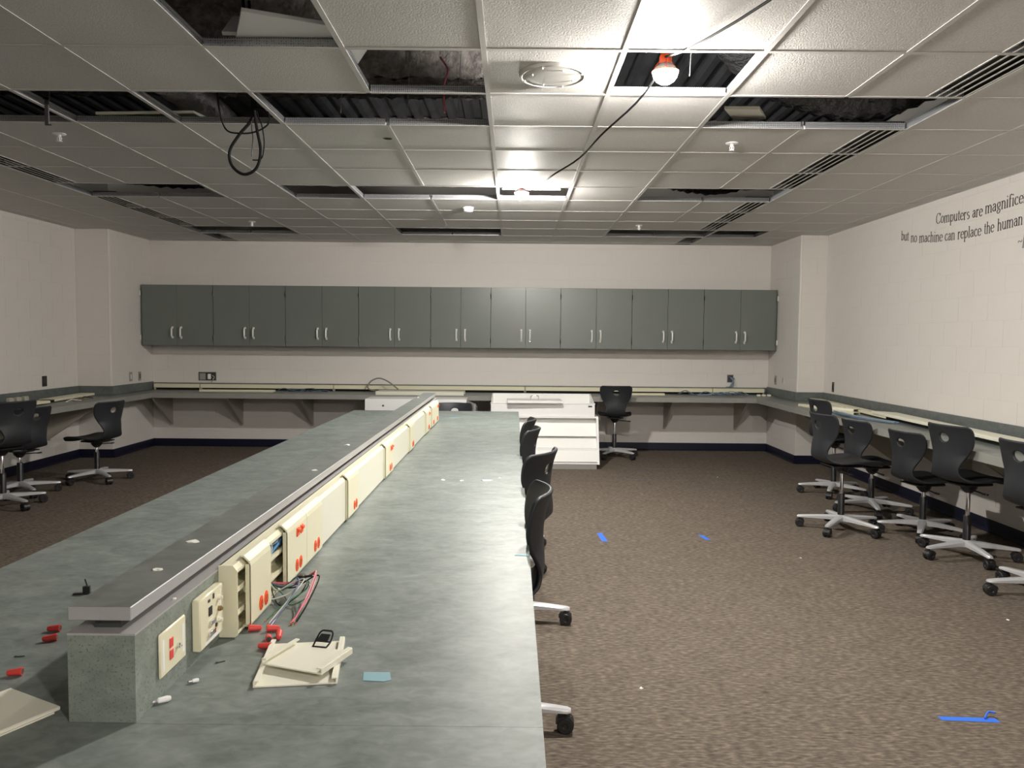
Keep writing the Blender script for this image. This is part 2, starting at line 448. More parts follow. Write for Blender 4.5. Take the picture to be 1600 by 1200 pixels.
for c in range(-8, 7):                           # main runners, broken where a light was taken out
    run = []
    for k in range(K0, K1 + 1):
        if (c, k) in NOTEE:
            if run: link('runner', tee_mesh(gy(run[-1] + 1) - gy(run[0]), 'y'), ceiling, (gx(c), gy(run[0]), ZC)); run = []
        else: run.append(k)
    if run:
        yend = gy(run[-1] + 1) if run[-1] < 16 else YB
        if abs(c) > 5 and (gx(c) > XPR or gx(c) < XPL): yend = min(yend, YP)
        link('runner', tee_mesh(yend - gy(run[0]), 'y'), ceiling, (gx(c), gy(run[0]), ZC))
for k in range(K0, K1 + 1):                      # cross tees
    for i, c in enumerate(CIDX):
        x0, x1 = COLS[i], COLS[i + 1]
        if gy(k) > YP:
            x0 = max(x0, XPL); x1 = min(x1, XPR)
            if x1 - x0 < .05: continue
        link('cross_tee', tee_mesh(x1 - x0 - .024, 'x'), ceiling, (x0 + .012, gy(k), ZC + .0002))
def wall_angle(x0, x1, y0, y1): MB().box(x0, x1, y0, y1, ZC - .0005, ZC + .002).build('wall_angle', M['tee'], ceiling, smooth=False)
wall_angle(XPL, XPR, YB - .022, YB); wall_angle(XR - .022, XR, gy(K0), YP); wall_angle(XL, XL + .022, gy(K0), YP)
wall_angle(XPR - .022, XPR, YP, YB); wall_angle(XPL, XPL + .022, YP, YB); wall_angle(XPR, XR, YP - .022, YP); wall_angle(XL, XPL, YP - .022, YP)
MB().box(XL, XR, YF, gy(K0) - .004, ZC + .0035, ZC + .02).build('tile_field', M['tile'], ceiling, smooth=False)

# ------------------------------------------------------------------ work-light string (the lamps that light the room)
LAMPS = [(.686, 3.66, 2.671), (.063, 6.65, 2.670), (1.75, -1.40, 2.575)]
def work_lamp(p, label):
    t = thing('work_lamp', label, 'lamp', p, 0, 'temporary work lights strung below the ceiling')
    b = MB().lathe([(.001, -.048), (.022, -.044), (.041, -.032), (.053, -.015), (.056, .0), (.0555, .006)], 24).build('bulb', M['bulb'], t)
    MB().lathe([(.0557, .0062), (.056, .010), (.046, .028), (.031, .040), (.025, .046)], 20).build('collar', M['white'], b)
    MB().lathe([(.025, .044), (.028, .050), (.029, .072), (.022, .090), (.012, .100), (.001, .102)], 16).build('socket', M['orange'], t)
    g = MB()
    for an in (.4, 2.5, 4.6):
        c, s_ = math.cos(an), math.sin(an); g.tube([(c * r, s_ * r, z) for r, z in ((.028, .062), (.050, .044), (.060, .022), (.0595, .008))], .0022, 5)
    g.tube([(.0600 * math.cos(a * math.pi / 10), .0600 * math.sin(a * math.pi / 10), .009) for a in range(20)], .0022, 5, True)
    g.build('guard', M['orange'], t)
    MB().tube(spline([(0, 0, .098), (.012, 0, .120), (.022, 0, .104), (.016, 0, .088)], 4), .003, 6).build('hook', M['black_plastic'], t)
    return t
work_lamp(LAMPS[0], 'lit work lamp in the missing-tile opening right of the round speaker')
work_lamp(LAMPS[1], 'farther lit work lamp in the opening above the white cabinets')
work_lamp(LAMPS[2], 'lit work lamp on the cord nearest the camera overhead')
a, b_, c_ = LAMPS
def cord(p, q, sag, label):
    d0 = (Vector(q) - Vector(p)).normalized() * .03
    p = Vector(p) + Vector((0, 0, .066)) + d0; q = Vector(q) + Vector((0, 0, .066)) - d0; pts = []
    for i in range(25):
        t_ = i / 24; w = p.lerp(q, t_); w.z -= sag * (4 * t_ * (1 - t_)) ** .6; w.x += .012 * math.sin(t_ * 17); pts.append(w)
    tag(MB().tube(pts, .0055, 6).build('extension_cable', M['black_wire']), label, 'cable', 'cables of the work-light string')
cord(c_, a, .12, 'black cord running from the nearer work lamp to the top edge of the photo')
cord(a, b_, .135, 'black cord strung between the two work lamps below the ceiling tiles')

# ------------------------------------------------------------------ linear slot diffusers
def diffuser(x0, k0, k1, label):
    t = thing('slot_diffuser', label, 'air vent', (x0, gy(k0), ZC), 0, 'slot diffusers along the ceiling')
    L = gy(k1 + 1) - gy(k0)
    MB().box(.002, DW - .002, 0, L, .045, .05).box(.002, .006, 0, L, .004, .045).box(DW - .006, DW - .002, 0, L, .004, .045).build('plenum_box', M['black'], t, smooth=False)
    ns = 4; sw = .036; bw = (DW - .012 - ns * sw) / (ns + 1)
    for k in range(k0, k1 + 1):
        ya = gy(k) - gy(k0) + .013; yb = ya + T - .026
        for i in range(ns + 1):
            xa = .006 + i * (bw + sw)
            MB().box(xa, xa + bw, ya, yb, .001, .0035).build('blade', M['tee'], t, smooth=False)
diffuser(gx(4) - DW - .012, 2, 5, 'slotted ceiling diffuser strip entering from the top right edge')
diffuser(gx(4) - DW - .012, 7, 9, 'middle slotted diffuser strip on the right side of the ceiling')
diffuser(gx(4) - DW - .012, 11, 13, 'far slotted diffuser strip on the right side of the ceiling')
diffuser(gx(-6) + .012, 7, 9, 'slotted diffuser strip on the left side of the ceiling, nearer run')
diffuser(gx(-6) + .012, 11, 13, 'slotted diffuser strip on the left side of the ceiling, far run')

# ------------------------------------------------------------------ things fixed to the ceiling
t = thing('ceiling_speaker', 'round white perforated speaker grille in a ceiling tile', 'speaker', (.177, 3.765, ZC))
MB().lathe([(.140, -.010), (.148, -.014), (.156, -.012), (.159, -.004), (.159, .003), (.140, .003)], 48).build('rim', M['tee'], t)
MB().lathe([(.142, -.011), (.120, -.0135), (.080, -.0145), (.040, -.015), (.001, -.0152)], 48).build('grille', M['grille'], t)
scr = MB().lathe([(.004, .0), (.004, -.006), (.0025, -.008), (.0005, -.0085)], 10).mesh('screw', M['white'])
for i in range(8):
    an = i * math.pi / 4 + .4; r = .142 if i % 2 else .105
    link('screw', scr, t, (r * math.cos(an), r * math.sin(an), -.0125))

def sprinkler(x, y, label):
    t = thing('sprinkler_head', label, 'sprinkler', (x, y, ZC + .002), 0, 'sprinkler heads in the ceiling')
    MB().lathe([(.012, .0), (.038, -.001), (.040, -.004), (.028, -.009), (.013, -.010)], 20).build('escutcheon', M['white'], t)
    g = MB().lathe([(.010, -.008), (.010, -.022), (.006, -.026), (.005, -.045), (.001, -.047)], 10)
    g.tube([(-.010, 0, -.020), (-.014, 0, -.034), (-.004, 0, -.048)], .0022, 6).tube([(.010, 0, -.020), (.014, 0, -.034), (.004, 0, -.048)], .0022, 6)
    g.build('frame_arms', M['white'], t)
    MB().lathe([(.001, -.047), (.017, -.047), (.017, -.050), (.001, -.051)], 14).build('deflector', M['white'], t)
sprinkler(1.37, 5.02, 'white sprinkler head below the opening at right of the nearer work lamp')
sprinkler(1.36, 8.60, 'white sprinkler head before the farthest right ceiling opening')
sprinkler(-2.82, 4.93, 'white sprinkler head behind the open ceiling row at far left')
sprinkler(-2.84, 8.58, 'white sprinkler head before the farthest left ceiling opening')
t = thing('smoke_detector', 'white smoke detector on a tile beside the farther work lamp', 'detector', (-.438, 7.55, ZC))
MB().lathe([(.052, .003), (.055, -.004), (.052, -.014), (.046, -.016)], 24).build('base', M['white'], t)
MB().lathe([(.040, -.012), (.047, -.020), (.044, -.034), (.032, -.040), (.001, -.041)], 24).build('cover', M['white'], t)
t = thing('ceiling_hole_plate', 'small dark oval hole in a tile left of center', 'hole', (-.796, 4.99, ZC + .0035))
MB().lathe([(.001, -.001), (.026, -.001), (.026, .002), (.001, .002)], 20).build('opening', M['black'], t)
MB().lathe([(.025, -.0005), (.027, -.003), (.031, -.002), (.032, .002)], 20).build('rim', M['plate_grey'], t)

# ------------------------------------------------------------------ above the ceiling, seen through the openings
def lumpy(name, x0, x1, y0, y1, z0, z1, m, amp, seed, nx=60, ny=10, nz=6):
    rnd = random.Random(seed); mb = MB()
    def sheet(f, nu, nv):
        off = {}
        v = [f(i / nu, j / nv) for j in range(nv + 1) for i in range(nu + 1)]
        v = [(p[0], p[1] + rnd.uniform(-amp, amp), p[2] + rnd.uniform(-amp, amp)) for p in v]
        mb.add(v, [[j * (nu + 1) + i, j * (nu + 1) + i + 1, (j + 1) * (nu + 1) + i + 1, (j + 1) * (nu + 1) + i] for j in range(nv) for i in range(nu)])
    sheet(lambda u, w: (x0 + u * (x1 - x0), y0 + w * (y1 - y0), z0), nx, ny)
    sheet(lambda u, w: (x0 + u * (x1 - x0), y0, z0 + w * (z1 - z0)), nx, nz)
    sheet(lambda u, w: (x0 + u * (x1 - x0), y1, z0 + w * (z1 - z0)), nx, nz)
    return mb.build(name, m)
tag(lumpy('roof_beam', XL + .01, .3, 4.95, 5.35, 3.06, ZD + .03, M['fireproof'], .016, 3, 150, 8, 8), 'lumpy sprayed roof beam above the nearer row of ceiling openings', 'beam', 'roof beams above the ceiling')
tag(lumpy('roof_beam', XL + .01, XR - .01, 8.1, 8.4, 3.06, ZD + .03, M['fireproof'], .016, 4, 100, 5, 6), 'lumpy sprayed roof beam above the far ceiling openings', 'beam', 'roof beams above the ceiling')
def duct(pts, r, m, label, ring=0.0, n=18, name='air_duct', wob=0.0):
    P = spline(pts, 14); rs = []
    rnd = random.Random(len(label))
    for i in range(len(P)): rs.append(r * (1 + (ring if i % 2 else -ring) + rnd.uniform(-wob, wob)))
    return tag(MB().tube(P, rs, n).build(name, m), label, 'duct', 'ducts above the ceiling')
duct([(-3.4, 3.95, 3.36), (-1.6, 4.0, 3.36), (-.2, 4.02, 3.36), (.6, 4.0, 3.4)], .20, M['duct'], 'smooth grey duct above the opening left of the speaker', .0)
duct([(-2.05, 4.30, 2.95), (-2.0, 5.3, 2.93), (-2.1, 6.2, 2.93), (-2.3, 7.5, 2.95)], .10, M['foil'], 'foil-wrapped duct above the hanging cable loop', .03)
duct([(-4.6, 4.5, 3.0), (-3.9, 4.75, 2.95), (-3.2, 4.8, 3.0)], .12, M['plastic_wrap'], 'dark crinkled duct above the far left opening', .05, wob=.03)
duct([(1.0, 4.1, 3.2), (1.5, 4.55, 2.98), (2.1, 4.7, 2.92), (2.6, 4.6, 3.1)], .15, M['plastic_wrap'], 'shiny dark wrapped duct above the right-hand opening', .05, wob=.04)
duct([(2.85, 4.35, 3.02), (3.05, 4.62, 3.0), (3.45, 4.65, 3.0)], .15, M['duct'], 'grey duct above the right-hand slotted diffuser', .0)
duct([(1.4, 7.2, 2.95), (1.9, 7.35, 2.93), (2.5, 7.3, 3.1)], .12, M['plastic_wrap'], 'shiny dark duct above the middle right opening', .05, wob=.04)
duct([(-3.6, 7.1, 2.93), (-3.0, 7.3, 2.92), (-2.6, 7.4, 3.0)], .11, M['plastic_wrap'], 'shiny dark duct above the middle left opening', .05, wob=.04)
def loose_tile(corner, ex, ey, label, m='tile', th=.016):
    c = Vector(corner); ex = Vector(ex); ey = Vector(ey); n_ = ex.cross(ey).normalized() * th
    v = [c, c + ex, c + ex + ey, c + ey]; v += [p + n_ for p in v]
    tag(MB().add(v, [(0, 3, 2, 1), (4, 5, 6, 7), (0, 1, 5, 4), (1, 2, 6, 5), (2, 3, 7, 6), (3, 0, 4, 7)]).build('loose_ceiling_tile', M[m], smooth=False), label, 'ceiling tile', 'tiles pushed up above the grid')
loose_tile((-1.27, 3.475, 2.757), (.47, .012, -.004), (.012, .10, .105), 'white panel tipped up inside the top left opening', 'white')
loose_tile((-.585, 3.41, 2.744), (-.217, .506, 0), (-.506, -.217, .0), 'pushed-up tile corner showing at left of the opening beside the speaker', 'white')
loose_tile((-2.45, 4.66, 2.742), (.56, .03, .02), (-.02, .5, .06), 'cream tile lying on the grid inside the left open row', 'cream')
loose_tile((1.175, 4.48, 2.752), (.195, -.006, .0), (.135, .31, .030), 'beige tile piece lying in the opening right of the nearer work lamp', 'cream')
loose_tile((-.10, 6.86, 2.742), (.5, .0, .0), (0, .08, .045), 'pale strip lying beside the farther work lamp', 'white')
HW = ['left of the red cable', 'right of the red cable', 'left of the missing light near center', 'beside the nearer work lamp', 'in the right-hand opening', 'in the far left open row']
for i, (x, y) in enumerate([(-.62, 4.6), (-.33, 4.62), (-1.0, 4.58), (.85, 3.9), (2.5, 4.62), (-2.7, 4.62)]):
    tag(MB().tube([(x, y, 2.74), (x + .015, y + .01, 3.1), (x + .02, y, ZD)], .0022, 5).build('hanger_wire', M['grey_metal']), 'thin hanger wire above the grid %s' % HW[i], 'wire', 'hanger wires above the grid')
tag(MB().tube(spline([(-.40, 4.55, 2.74), (-.41, 4.6, 2.9), (-.39, 4.62, 3.0), (-.44, 4.7, 3.1)], 6), .006, 6).build('red_cable', M['pink_wire']), 'short red cable in the opening left of the speaker column', 'cable')
t = thing('cable_loop', 'black cables hanging in a loop from the left open ceiling row', 'cable', (-1.45, 4.4, 2.35))
def cab(pts, r, m, nm='cable'): MB().tube(spline([(p[0] + 1.45, p[1] - 4.4, p[2] - 2.35) for p in pts], 8), r, 7).build(nm, M[m], t)
cab([(-1.50, 4.42, 3.3), (-1.46, 4.42, 2.85), (-1.44, 4.40, 2.72), (-1.425, 4.40, 2.60), (-1.405, 4.40, 2.48), (-1.43, 4.40, 2.385), (-1.50, 4.40, 2.352), (-1.565, 4.40, 2.40), (-1.575, 4.40, 2.48), (-1.52, 4.40, 2.57), (-1.46, 4.41, 2.65), (-1.455, 4.42, 2.75), (-1.47, 4.43, 3.3)], .0085, 'black_wire')
cab([(-1.66, 4.42, 2.95), (-1.64, 4.42, 2.72), (-1.60, 4.41, 2.60), (-1.52, 4.40, 2.575), (-1.43, 4.40, 2.585), (-1.36, 4.40, 2.63), (-1.37, 4.41, 2.70), (-1.45, 4.42, 2.73)], .0045, 'black_wire')
cab([(-1.45, 4.42, 2.9), (-1.43, 4.42, 2.70), (-1.40, 4.41, 2.62), (-1.385, 4.40, 2.52), (-1.40, 4.40, 2.44), (-1.45, 4.40, 2.43)], .0035, 'black_wire')
cab([(-1.46, 4.43, 2.8), (-1.46, 4.42, 2.62), (-1.45, 4.41, 2.55), (-1.455, 4.40, 2.45)], .003, 'dark_grey')
tag(MB().box(gx(-4) + .013, gx(-4) + .033, 4.345, 4.355, 2.60, 2.745).box(gx(-4) + .013, gx(-4) + .048, 4.345, 4.355, 2.596, 2.602).box(gx(-4) + .001, gx(-4) + .033, 4.345, 4.355, 2.735, 2.745).build('hanging_strap', M['dark_grey'], smooth=False), 'short dark metal strap hanging from the left ceiling grid', 'strap')

# ------------------------------------------------------------------ wall cabinets
CF, CZ0, CZ1 = 9.995, 1.335, 2.105
SEAM = [-4.74, -3.815, -2.895, -1.965, -1.047, -.283, .605, 1.512, 2.425, 3.36]
WHICH = ['leftmost in the row', 'second from the left', 'third from the left', 'fourth from the left', 'narrow one fifth from the left',
         'middle-right, brightly lit, sixth from the left', 'third from the right', 'second from the right', 'rightmost in the row']
pullm = None
def pull_mesh():
    pts = [(0, 0, -.060), (0, -.022, -.058), (0, -.034, -.040), (0, -.036, 0), (0, -.034, .040), (0, -.022, .058), (0, 0, .060)]
    return MB().tube(spline(pts, 4), .0105, 8).box(-.012, .012, -.005, 0, -.076, -.050).box(-.012, .012, -.005, 0, .050, .076).mesh('handle', M['pull'])
pullm = pull_mesh()
lockm = MB().lathe([(.008, 0), (.008, -.006), (.001, -.007)], 12, axis='y').mesh('lock', M['chrome'])
for i in range(9):
    xa, xb = SEAM[i], SEAM[i + 1]; w = xb - xa
    t = thing('wall_cabinet', 'grey two-door wall cabinet, %s above the back counter' % WHICH[i], 'cabinet', (xa, CF, CZ0), 0, 'grey wall cabinets on the back wall')
    D = YB - CF - .002; H = CZ1 - CZ0
    MB().box(.001, .018, .02, D, 0, H).box(w - .018, w - .001, .02, D, 0, H).box(.018, w - .018, .02, D, 0, .018).box(.018, w - .018, .02, D, H - .018, H).box(.018, w - .018, D - .008, D, .018, H - .018).build('body', M['cab'], t, smooth=False)
    mid = w / 2
    for s in (0, 1):
        da, db = (.003, mid - .0015) if s == 0 else (mid + .0015, w - .003)
        if i == 0 and s == 0: da = .022
        if i == 8 and s == 1: db = w - .022
        d = MB().box(da, db, 0, .0185, .002, H - .002, .0012).build('door', M['cab'], t, smooth=False)
        hx = mid - .055 if s == 0 else mid + .055
        link('handle', pullm, d, (hx, -.0005, .165))
        if s == 1: link('lock', lockm, d, (hx, -.0005, .085))
    for s, xx in ((0, .0), (1, w)):
        for hz in (.10, H - .11):
            MB().box(xx - .007, xx + .007, -.009, .004, hz - .032, hz + .032, .002).build('hinge', M['pull'], t)

# ------------------------------------------------------------------ counters round the walls
CT, CE = .750, .060                              # top height, edge thickness
CXR, CXL, CYF = 3.02, -4.45, 9.65
def worktop(t, poly, z=CT):
    n = len(poly); mb = MB()
    v = [(x, y, z) for x, y in poly] + [(x, y, z - CE) for x, y in poly]
    mb.add(v, [list(range(n))]); mb.mi = 1
    o = 0
    mb.f.append(list(range(n, 2 * n))[::-1]); mb.m.append(1)
    for i in range(n): mb.f.append([(i + 1) % n, i, n + i, n + (i + 1) % n]); mb.m.append(1)
    return mb.build('worktop', [M['counter'], M['counter_edge']], t, smooth=False)
def bracket(t, p, d, L=.54, H=.40):
    """triangular gusset under the top: p on the wall, d = direction into the room"""
    px, py = p; dx, dy = d; z1 = CT - CE - .002; th = .012
    def q(o, z, s): return (px + dx * o - dy * s, py + dy * o + dx * s, z)
    poly = [(.004, z1), (L, z1), (L, z1 - .035), (.05, z1 - H + .02), (.05, z1 - H), (.004, z1 - H)]
    v = [q(o, z, -th) for o, z in poly] + [q(o, z, th) for o, z in poly]; n = len(poly)
    MB().add(v, [list(range(n)), list(range(n, 2 * n))[::-1]] + [[(i + 1) % n, i, n + i, n + (i + 1) % n] for i in range(n)]).build('bracket', M['bracket'], t, smooth=False)
t = thing('back_counter', 'long grey counter on brackets along the back wall under the cabinets', 'counter')
worktop(t, [(XPL + .001, CYF), (XPR - .001, CYF), (XPR - .001, YB - .001), (XPL + .001, YB - .001)])
MB().box(XPL + .02, XPR - .02, YB - .02, YB - .001, CT + .0005, CT + .092, .002).build('backsplash', M['splash'], t)
for k in range(9): bracket(t, (-4.5 + .93 * k, YB), (0, -1))
t = thing('right_counter', 'grey counter along the right wall behind the row of chairs', 'counter')
worktop(t, [(CXR, 2.2), (XR - .001, 2.2), (XR - .001, YP - .001), (XPR - .001, YP - .001), (XPR - .001, CYF - .001), (CXR, CYF - .001)])
MB().box(XR - .02, XR - .001, 2.2, YP - .02, CT + .0005, CT + .105, .002).build('backsplash', M['splash'], t)
MB().box(XPR - .02, XR - .001, YP - .02, YP - .001, CT + .0005, CT + .105, .002).build('backsplash', M['splash'], t)
MB().box(XPR - .02, XPR - .001, YP - .001, YB - .02, CT + .0005, CT + .105, .002).build('backsplash', M['splash'], t)
for yy in (3.1, 4.1, 5.15, 6.25, 7.35, 8.4): bracket(t, (XR, yy), (-1, 0), .55, .40)
t = thing('left_counter', 'grey counter along the left wall beyond the island table', 'counter')
worktop(t, [(XL + .001, 3.2), (CXL, 3.2), (CXL, CYF - .001), (XPL + .001, CYF - .001), (XPL + .001, YP - .001), (XL + .001, YP - .001)])
MB().box(XL + .001, XL + .02, 3.2, YP - .02, CT + .0005, CT + .105, .002).build('backsplash', M['splash'], t)
MB().box(XL + .001, XPL + .02, YP - .02, YP - .001, CT + .0005, CT + .105, .002).build('backsplash', M['splash'], t)
MB().box(XPL + .001, XPL + .02, YP - .001, YB - .02, CT + .0005, CT + .105, .002).build('backsplash', M['splash'], t)
for yy in (4.2, 5.3, 6.4, 7.5, 8.6): bracket(t, (XL, yy), (1, 0), .55, .40)

# ------------------------------------------------------------------ swivel chairs
def shell_mesh():
    prof = [(.235, -.040), (.222, -.018), (.195, -.004), (.13, .004), (.05, .0), (-.03, -.008), (-.09, -.012), (-.138, -.008), (-.176, .008), (-.201, .036),
            (-.213, .078), (-.214, .125), (-.210, .180), (-.210, .235), (-.218, .290), (-.230, .335), (-.245, .372)]
    wid = [.150, .182, .198, .207, .209, .203, .189, .167, .142, .123, .116, .130, .155, .184, .196, .198, .191]
    P = spline([(p[0], p[1], w) for p, w in zip(prof, wid)], 4)
    s = [0.0]
    for i in range(1, len(P)): s.append(s[-1] + math.hypot(P[i].x - P[i - 1].x, P[i].y - P[i - 1].y))
    tot = s[-1]; nv = 60; nu = 28
    rows = []
    j = 0
    for k in range(nv + 1):
        q = tot * k / nv
        while j < len(s) - 2 and s[j + 1] < q: j += 1
        f = (q - s[j]) / max(1e-6, s[j + 1] - s[j]); rows.append((q, P[j].lerp(P[j + 1], f)))
    bm = bmesh.new(); grid = []
    sh = tot - .088; ha, hb = .041, .029
    def pos(q, u):                               # u metres across
        k = min(nv, max(0, q / tot * nv)); i = min(nv - 1, int(k)); w = rows[i][1].lerp(rows[i + 1][1], k - i)
        y, z, hw = w.x, w.y, w.z
        t_ = u / max(hw, .01)
        back = min(1, max(0, (z - .02) / .16)); seat = 1 - back
        z2 = z + seat * .014 * t_ * t_
        y2 = y + back * .060 * (abs(t_) ** 2.0) * (hw / .19)
        e = min(q, tot - q)                      # round the free corners
        return Vector((u, y2, z2))
    for k, (q, w) in enumerate(rows):
        hw = w.z
        e = tot - q
        if e < .035: hw *= .90 + .10 * math.sqrt(max(0, 1 - (1 - e / .035) ** 2))
        line = []
        for i in range(nu + 1):
            u = (i / nu * 2 - 1) * hw; qq = q
            line.append([qq, u])
        grid.append(line)
    inside = lambda q, u: ((q - sh) / hb) ** 2 + (u / ha) ** 2 < 1
    dead = set()
    for k in range(nv):
        for i in range(nu):
            cs = [grid[k][i], grid[k + 1][i], grid[k][i + 1], grid[k + 1][i + 1]]
            if inside(sum(c[0] for c in cs) / 4, sum(c[1] for c in cs) / 4): dead.add((k, i))
    for (k, i) in dead:                          # snap the rim of the grip hole onto the ellipse
        for a_, b2 in ((k, i), (k + 1, i), (k, i + 1), (k + 1, i + 1)):
            around = [(a_ - 1, b2 - 1), (a_ - 1, b2), (a_, b2 - 1), (a_, b2)]
            if any(c not in dead for c in around):
                g = grid[a_][b2]; l = math.sqrt(((g[0] - sh) / hb) ** 2 + (g[1] / ha) ** 2)
                if l > .05: g[0] = sh + (g[0] - sh) / l; g[1] = g[1] / l
    V = [[bm.verts.new(pos(*g)) for g in line] for line in grid]
    for k in range(nv):
        for i in range(nu):
            if (k, i) not in dead: bm.faces.new((V[k][i], V[k][i + 1], V[k + 1][i + 1], V[k + 1][i]))
    for v_ in [v_ for v_ in bm.verts if not v_.link_faces]: bm.verts.remove(v_)
    bmesh.ops.recalc_face_normals(bm, faces=bm.faces)
    bmesh.ops.solidify(bm, geom=list(bm.faces), thickness=.016)
    bmesh.ops.recalc_face_normals(bm, faces=bm.faces)
    rim = [e for e in bm.edges if len(e.link_faces) == 2 and e.calc_face_angle(0) > math.radians(55)]
    bmesh.ops.bevel(bm, geom=rim, offset=.0055, segments=2, profile=.5, affect='EDGES')
    me = bpy.data.meshes.new('shell'); bm.to_mesh(me); bm.free(); me.materials.append(M['shell'])
    me.polygons.foreach_set('use_smooth', [True] * len(me.polygons)); me.set_sharp_from_angle(angle=math.radians(50))
    return me
SHELL = shell_mesh()
MECH = MB().box(-.075, .075, -.10, .13, -.040, -.022, .006).lathe([(.055, -.040), (.050, -.062), (.030, -.085), (.022, -.092)], 18).box(-.10, .10, -.13, -.06, -.030, -.018, .004).mesh('mechanism', M['black_plastic'])
LEVER = MB().tube([(.03, -.02, -.062), (.12, -.03, -.066), (.155, -.032, -.070)], .0055, 8).box(.15, .195, -.042, -.022, -.076, -.064, .004).mesh('lever', M['black_plastic'])
SLEEVE = MB().lathe([(.027, .09), (.027, .115), (.025, .12), (.025, .285), (.022, .29)], 18).mesh('column_sleeve', M['black_plastic'])
HUB = MB().lathe([(.022, .066), (.034, .070), (.040, .085), (.040, .112), (.032, .120), (.026, .121)], 20).mesh('base_hub', M['silver'])
def leg_mesh():
    mb = MB(); secs = [(.025, .030, .118, .078), (.09, .027, .113, .081), (.18, .024, .105, .080), (.26, .021, .097, .078), (.305, .018, .092, .076), (.318, .012, .088, .078)]
    v = []
    for (o, w, zt, zb) in secs: v += [(-w, o, zb), (w, o, zb), (w, o, zt - .008), (w * .6, o, zt), (-w * .6, o, zt), (-w, o, zt - .008)]
    f = [list(range(6)), [len(v) - 6 + i for i in range(6)][::-1]]
    for i in range(len(secs) - 1):
        for k in range(6): f.append([i * 6 + k, i * 6 + (k + 1) % 6, (i + 1) * 6 + (k + 1) % 6, (i + 1) * 6 + k])
    return mb.add(v, f).mesh('leg', M['silver'])
LEG = leg_mesh()
def caster_mesh():
    mb = MB()
    for s in (-1, 1): mb.lathe([(.004, s * .006), (.029, s * .006), (.0315, s * .010), (.0315, s * .022), (.027, s * .027), (.012, s * .027), (.008, s * .023), (.001, s * .023)], 18, (0, .298, .0315), 'x')
    mb.box(-.007, .007, .282, .325, .018, .060, .003)
    mb.prism([(.262, .040), (.270, .058), (.290, .067), (.312, .064), (.327, .050), (.330, .036), (.322, .036), (.312, .052), (.290, .057), (.272, .040)], -.024, .024, 'x')
    mb.lathe([(.006, .055), (.006, .082)], 8, (0, .298, 0))
    return mb.mesh('caster', M['rubber'])
CASTER = caster_mesh()
GAS = {}
def chair(x, y, face, seat, label, group, spin=0.0):
    """face: degrees from +X (counter-clockwise) that the sitter looks"""
    t = thing('swivel_chair', label, 'chair', (x, y, 0), math.radians(face - 90), group)
    link('shell', SHELL, t, (0, 0, seat))
    m_ = link('mechanism', MECH, t, (0, 0, seat)); link('lever', LEVER, m_)
    k = round(seat, 2)
    if k not in GAS: GAS[k] = MB().lathe([(.014, .27), (.014, seat - .085), (.012, seat - .08)], 14).mesh('gas_column', M['chrome'])
    link('gas_column', GAS[k], t); link('column_sleeve', SLEEVE, t); link('base_hub', HUB, t)
    for i in range(5):
        an = spin + i * 2 * math.pi / 5
        l = link('leg', LEG, t, (0, 0, 0), (0, 0, an)); link('caster', CASTER, l)
    return t
G = 'black swivel chairs with silver bases'
chair(3.08, 7.44, 8, .535, 'farthest black swivel chair at the right counter, near the pilaster', G, .30)
chair(2.55, 6.00, 8, .535, 'black swivel chair pulled out farthest from the right counter, long chrome column', G, .1)
chair(3.09, 6.67, 12, .42, 'low black swivel chair behind the pulled-out one at the right counter', G, .5)
chair(3.115, 5.87, 12, .42, 'low black swivel chair third from the right edge at the right counter', G, .2)
chair(3.095, 5.26, 13, .535, 'raised black swivel chair with bright hole, second from the right edge', G, .65)
chair(3.07, 4.43, 10, .53, 'black swivel chair cut off by the right edge of the photo', G, .35)
chair(-.09, 2.85, 180, .535, 'nearest black swivel chair tucked under the right side of the island', G, -1.95)
chair(-.015, 3.95, 157, .525, 'second nearest black swivel chair at the island, turned slightly away', G, -1.55)
chair(-.06, 4.95, 170, .52, 'black swivel chair at the island in front of the white rack, third from the camera', G, .2)
chair(-.07, 5.50, 174, .52, 'farthest black swivel chair along the right side of the island', G, .4)
chair(1.27, 9.66, 86, .525, 'black swivel chair at the back counter right of the white rack', G, .15)
chair(-.62, 8.12, 268, .395, 'lowered black swivel chair behind the far end of the island', G, 0)
chair(-4.15, 7.78, 165, .43, 'black swivel chair standing alone nearest the left pilaster', G, .15)
chair(-4.48, 7.08, 160, .43, 'lower black swivel chair half hidden at the left counter', G, .3)
chair(-4.28, 6.53, 158, .53, 'black swivel chair cut off by the left edge of the photo', G, .55)

# ------------------------------------------------------------------ island table
TZ = .74; TXR, TXL, TYF, TYS, TYN = .062, -1.56, 7.70, 1.405, .70
t = thing('island_table', 'long mottled grey-green island table down the middle of the room', 'table')
def slab(x0, x1, y0, y1):
    mb = MB().box(x0, x1, y0, y1, TZ - .0015, TZ); mb.mi = 1; mb.box(x0, x1, y0, y1, TZ - .034, TZ - .0015)
    return mb.build('worktop', [M['table'], M['edge_band']], t, smooth=False)
slab(TXL, -.7525, TYS + .0005, TYF); slab(-.7510, TXR, TYS + .0005, TYF); slab(TXL, TXR, TYN, TYS - .0005)
MB().box(-.80, -.70, TYN + .3, TYF - .25, .0, TZ - .034).build('spine_panel', M['cab'], t, smooth=False)
for yy in (TYN + .25, TYF - .25): MB().box(TXL + .25, TXR - .5, yy - .015, yy + .015, 0, TZ - .034).build('end_panel', M['cab'], t, smooth=False)

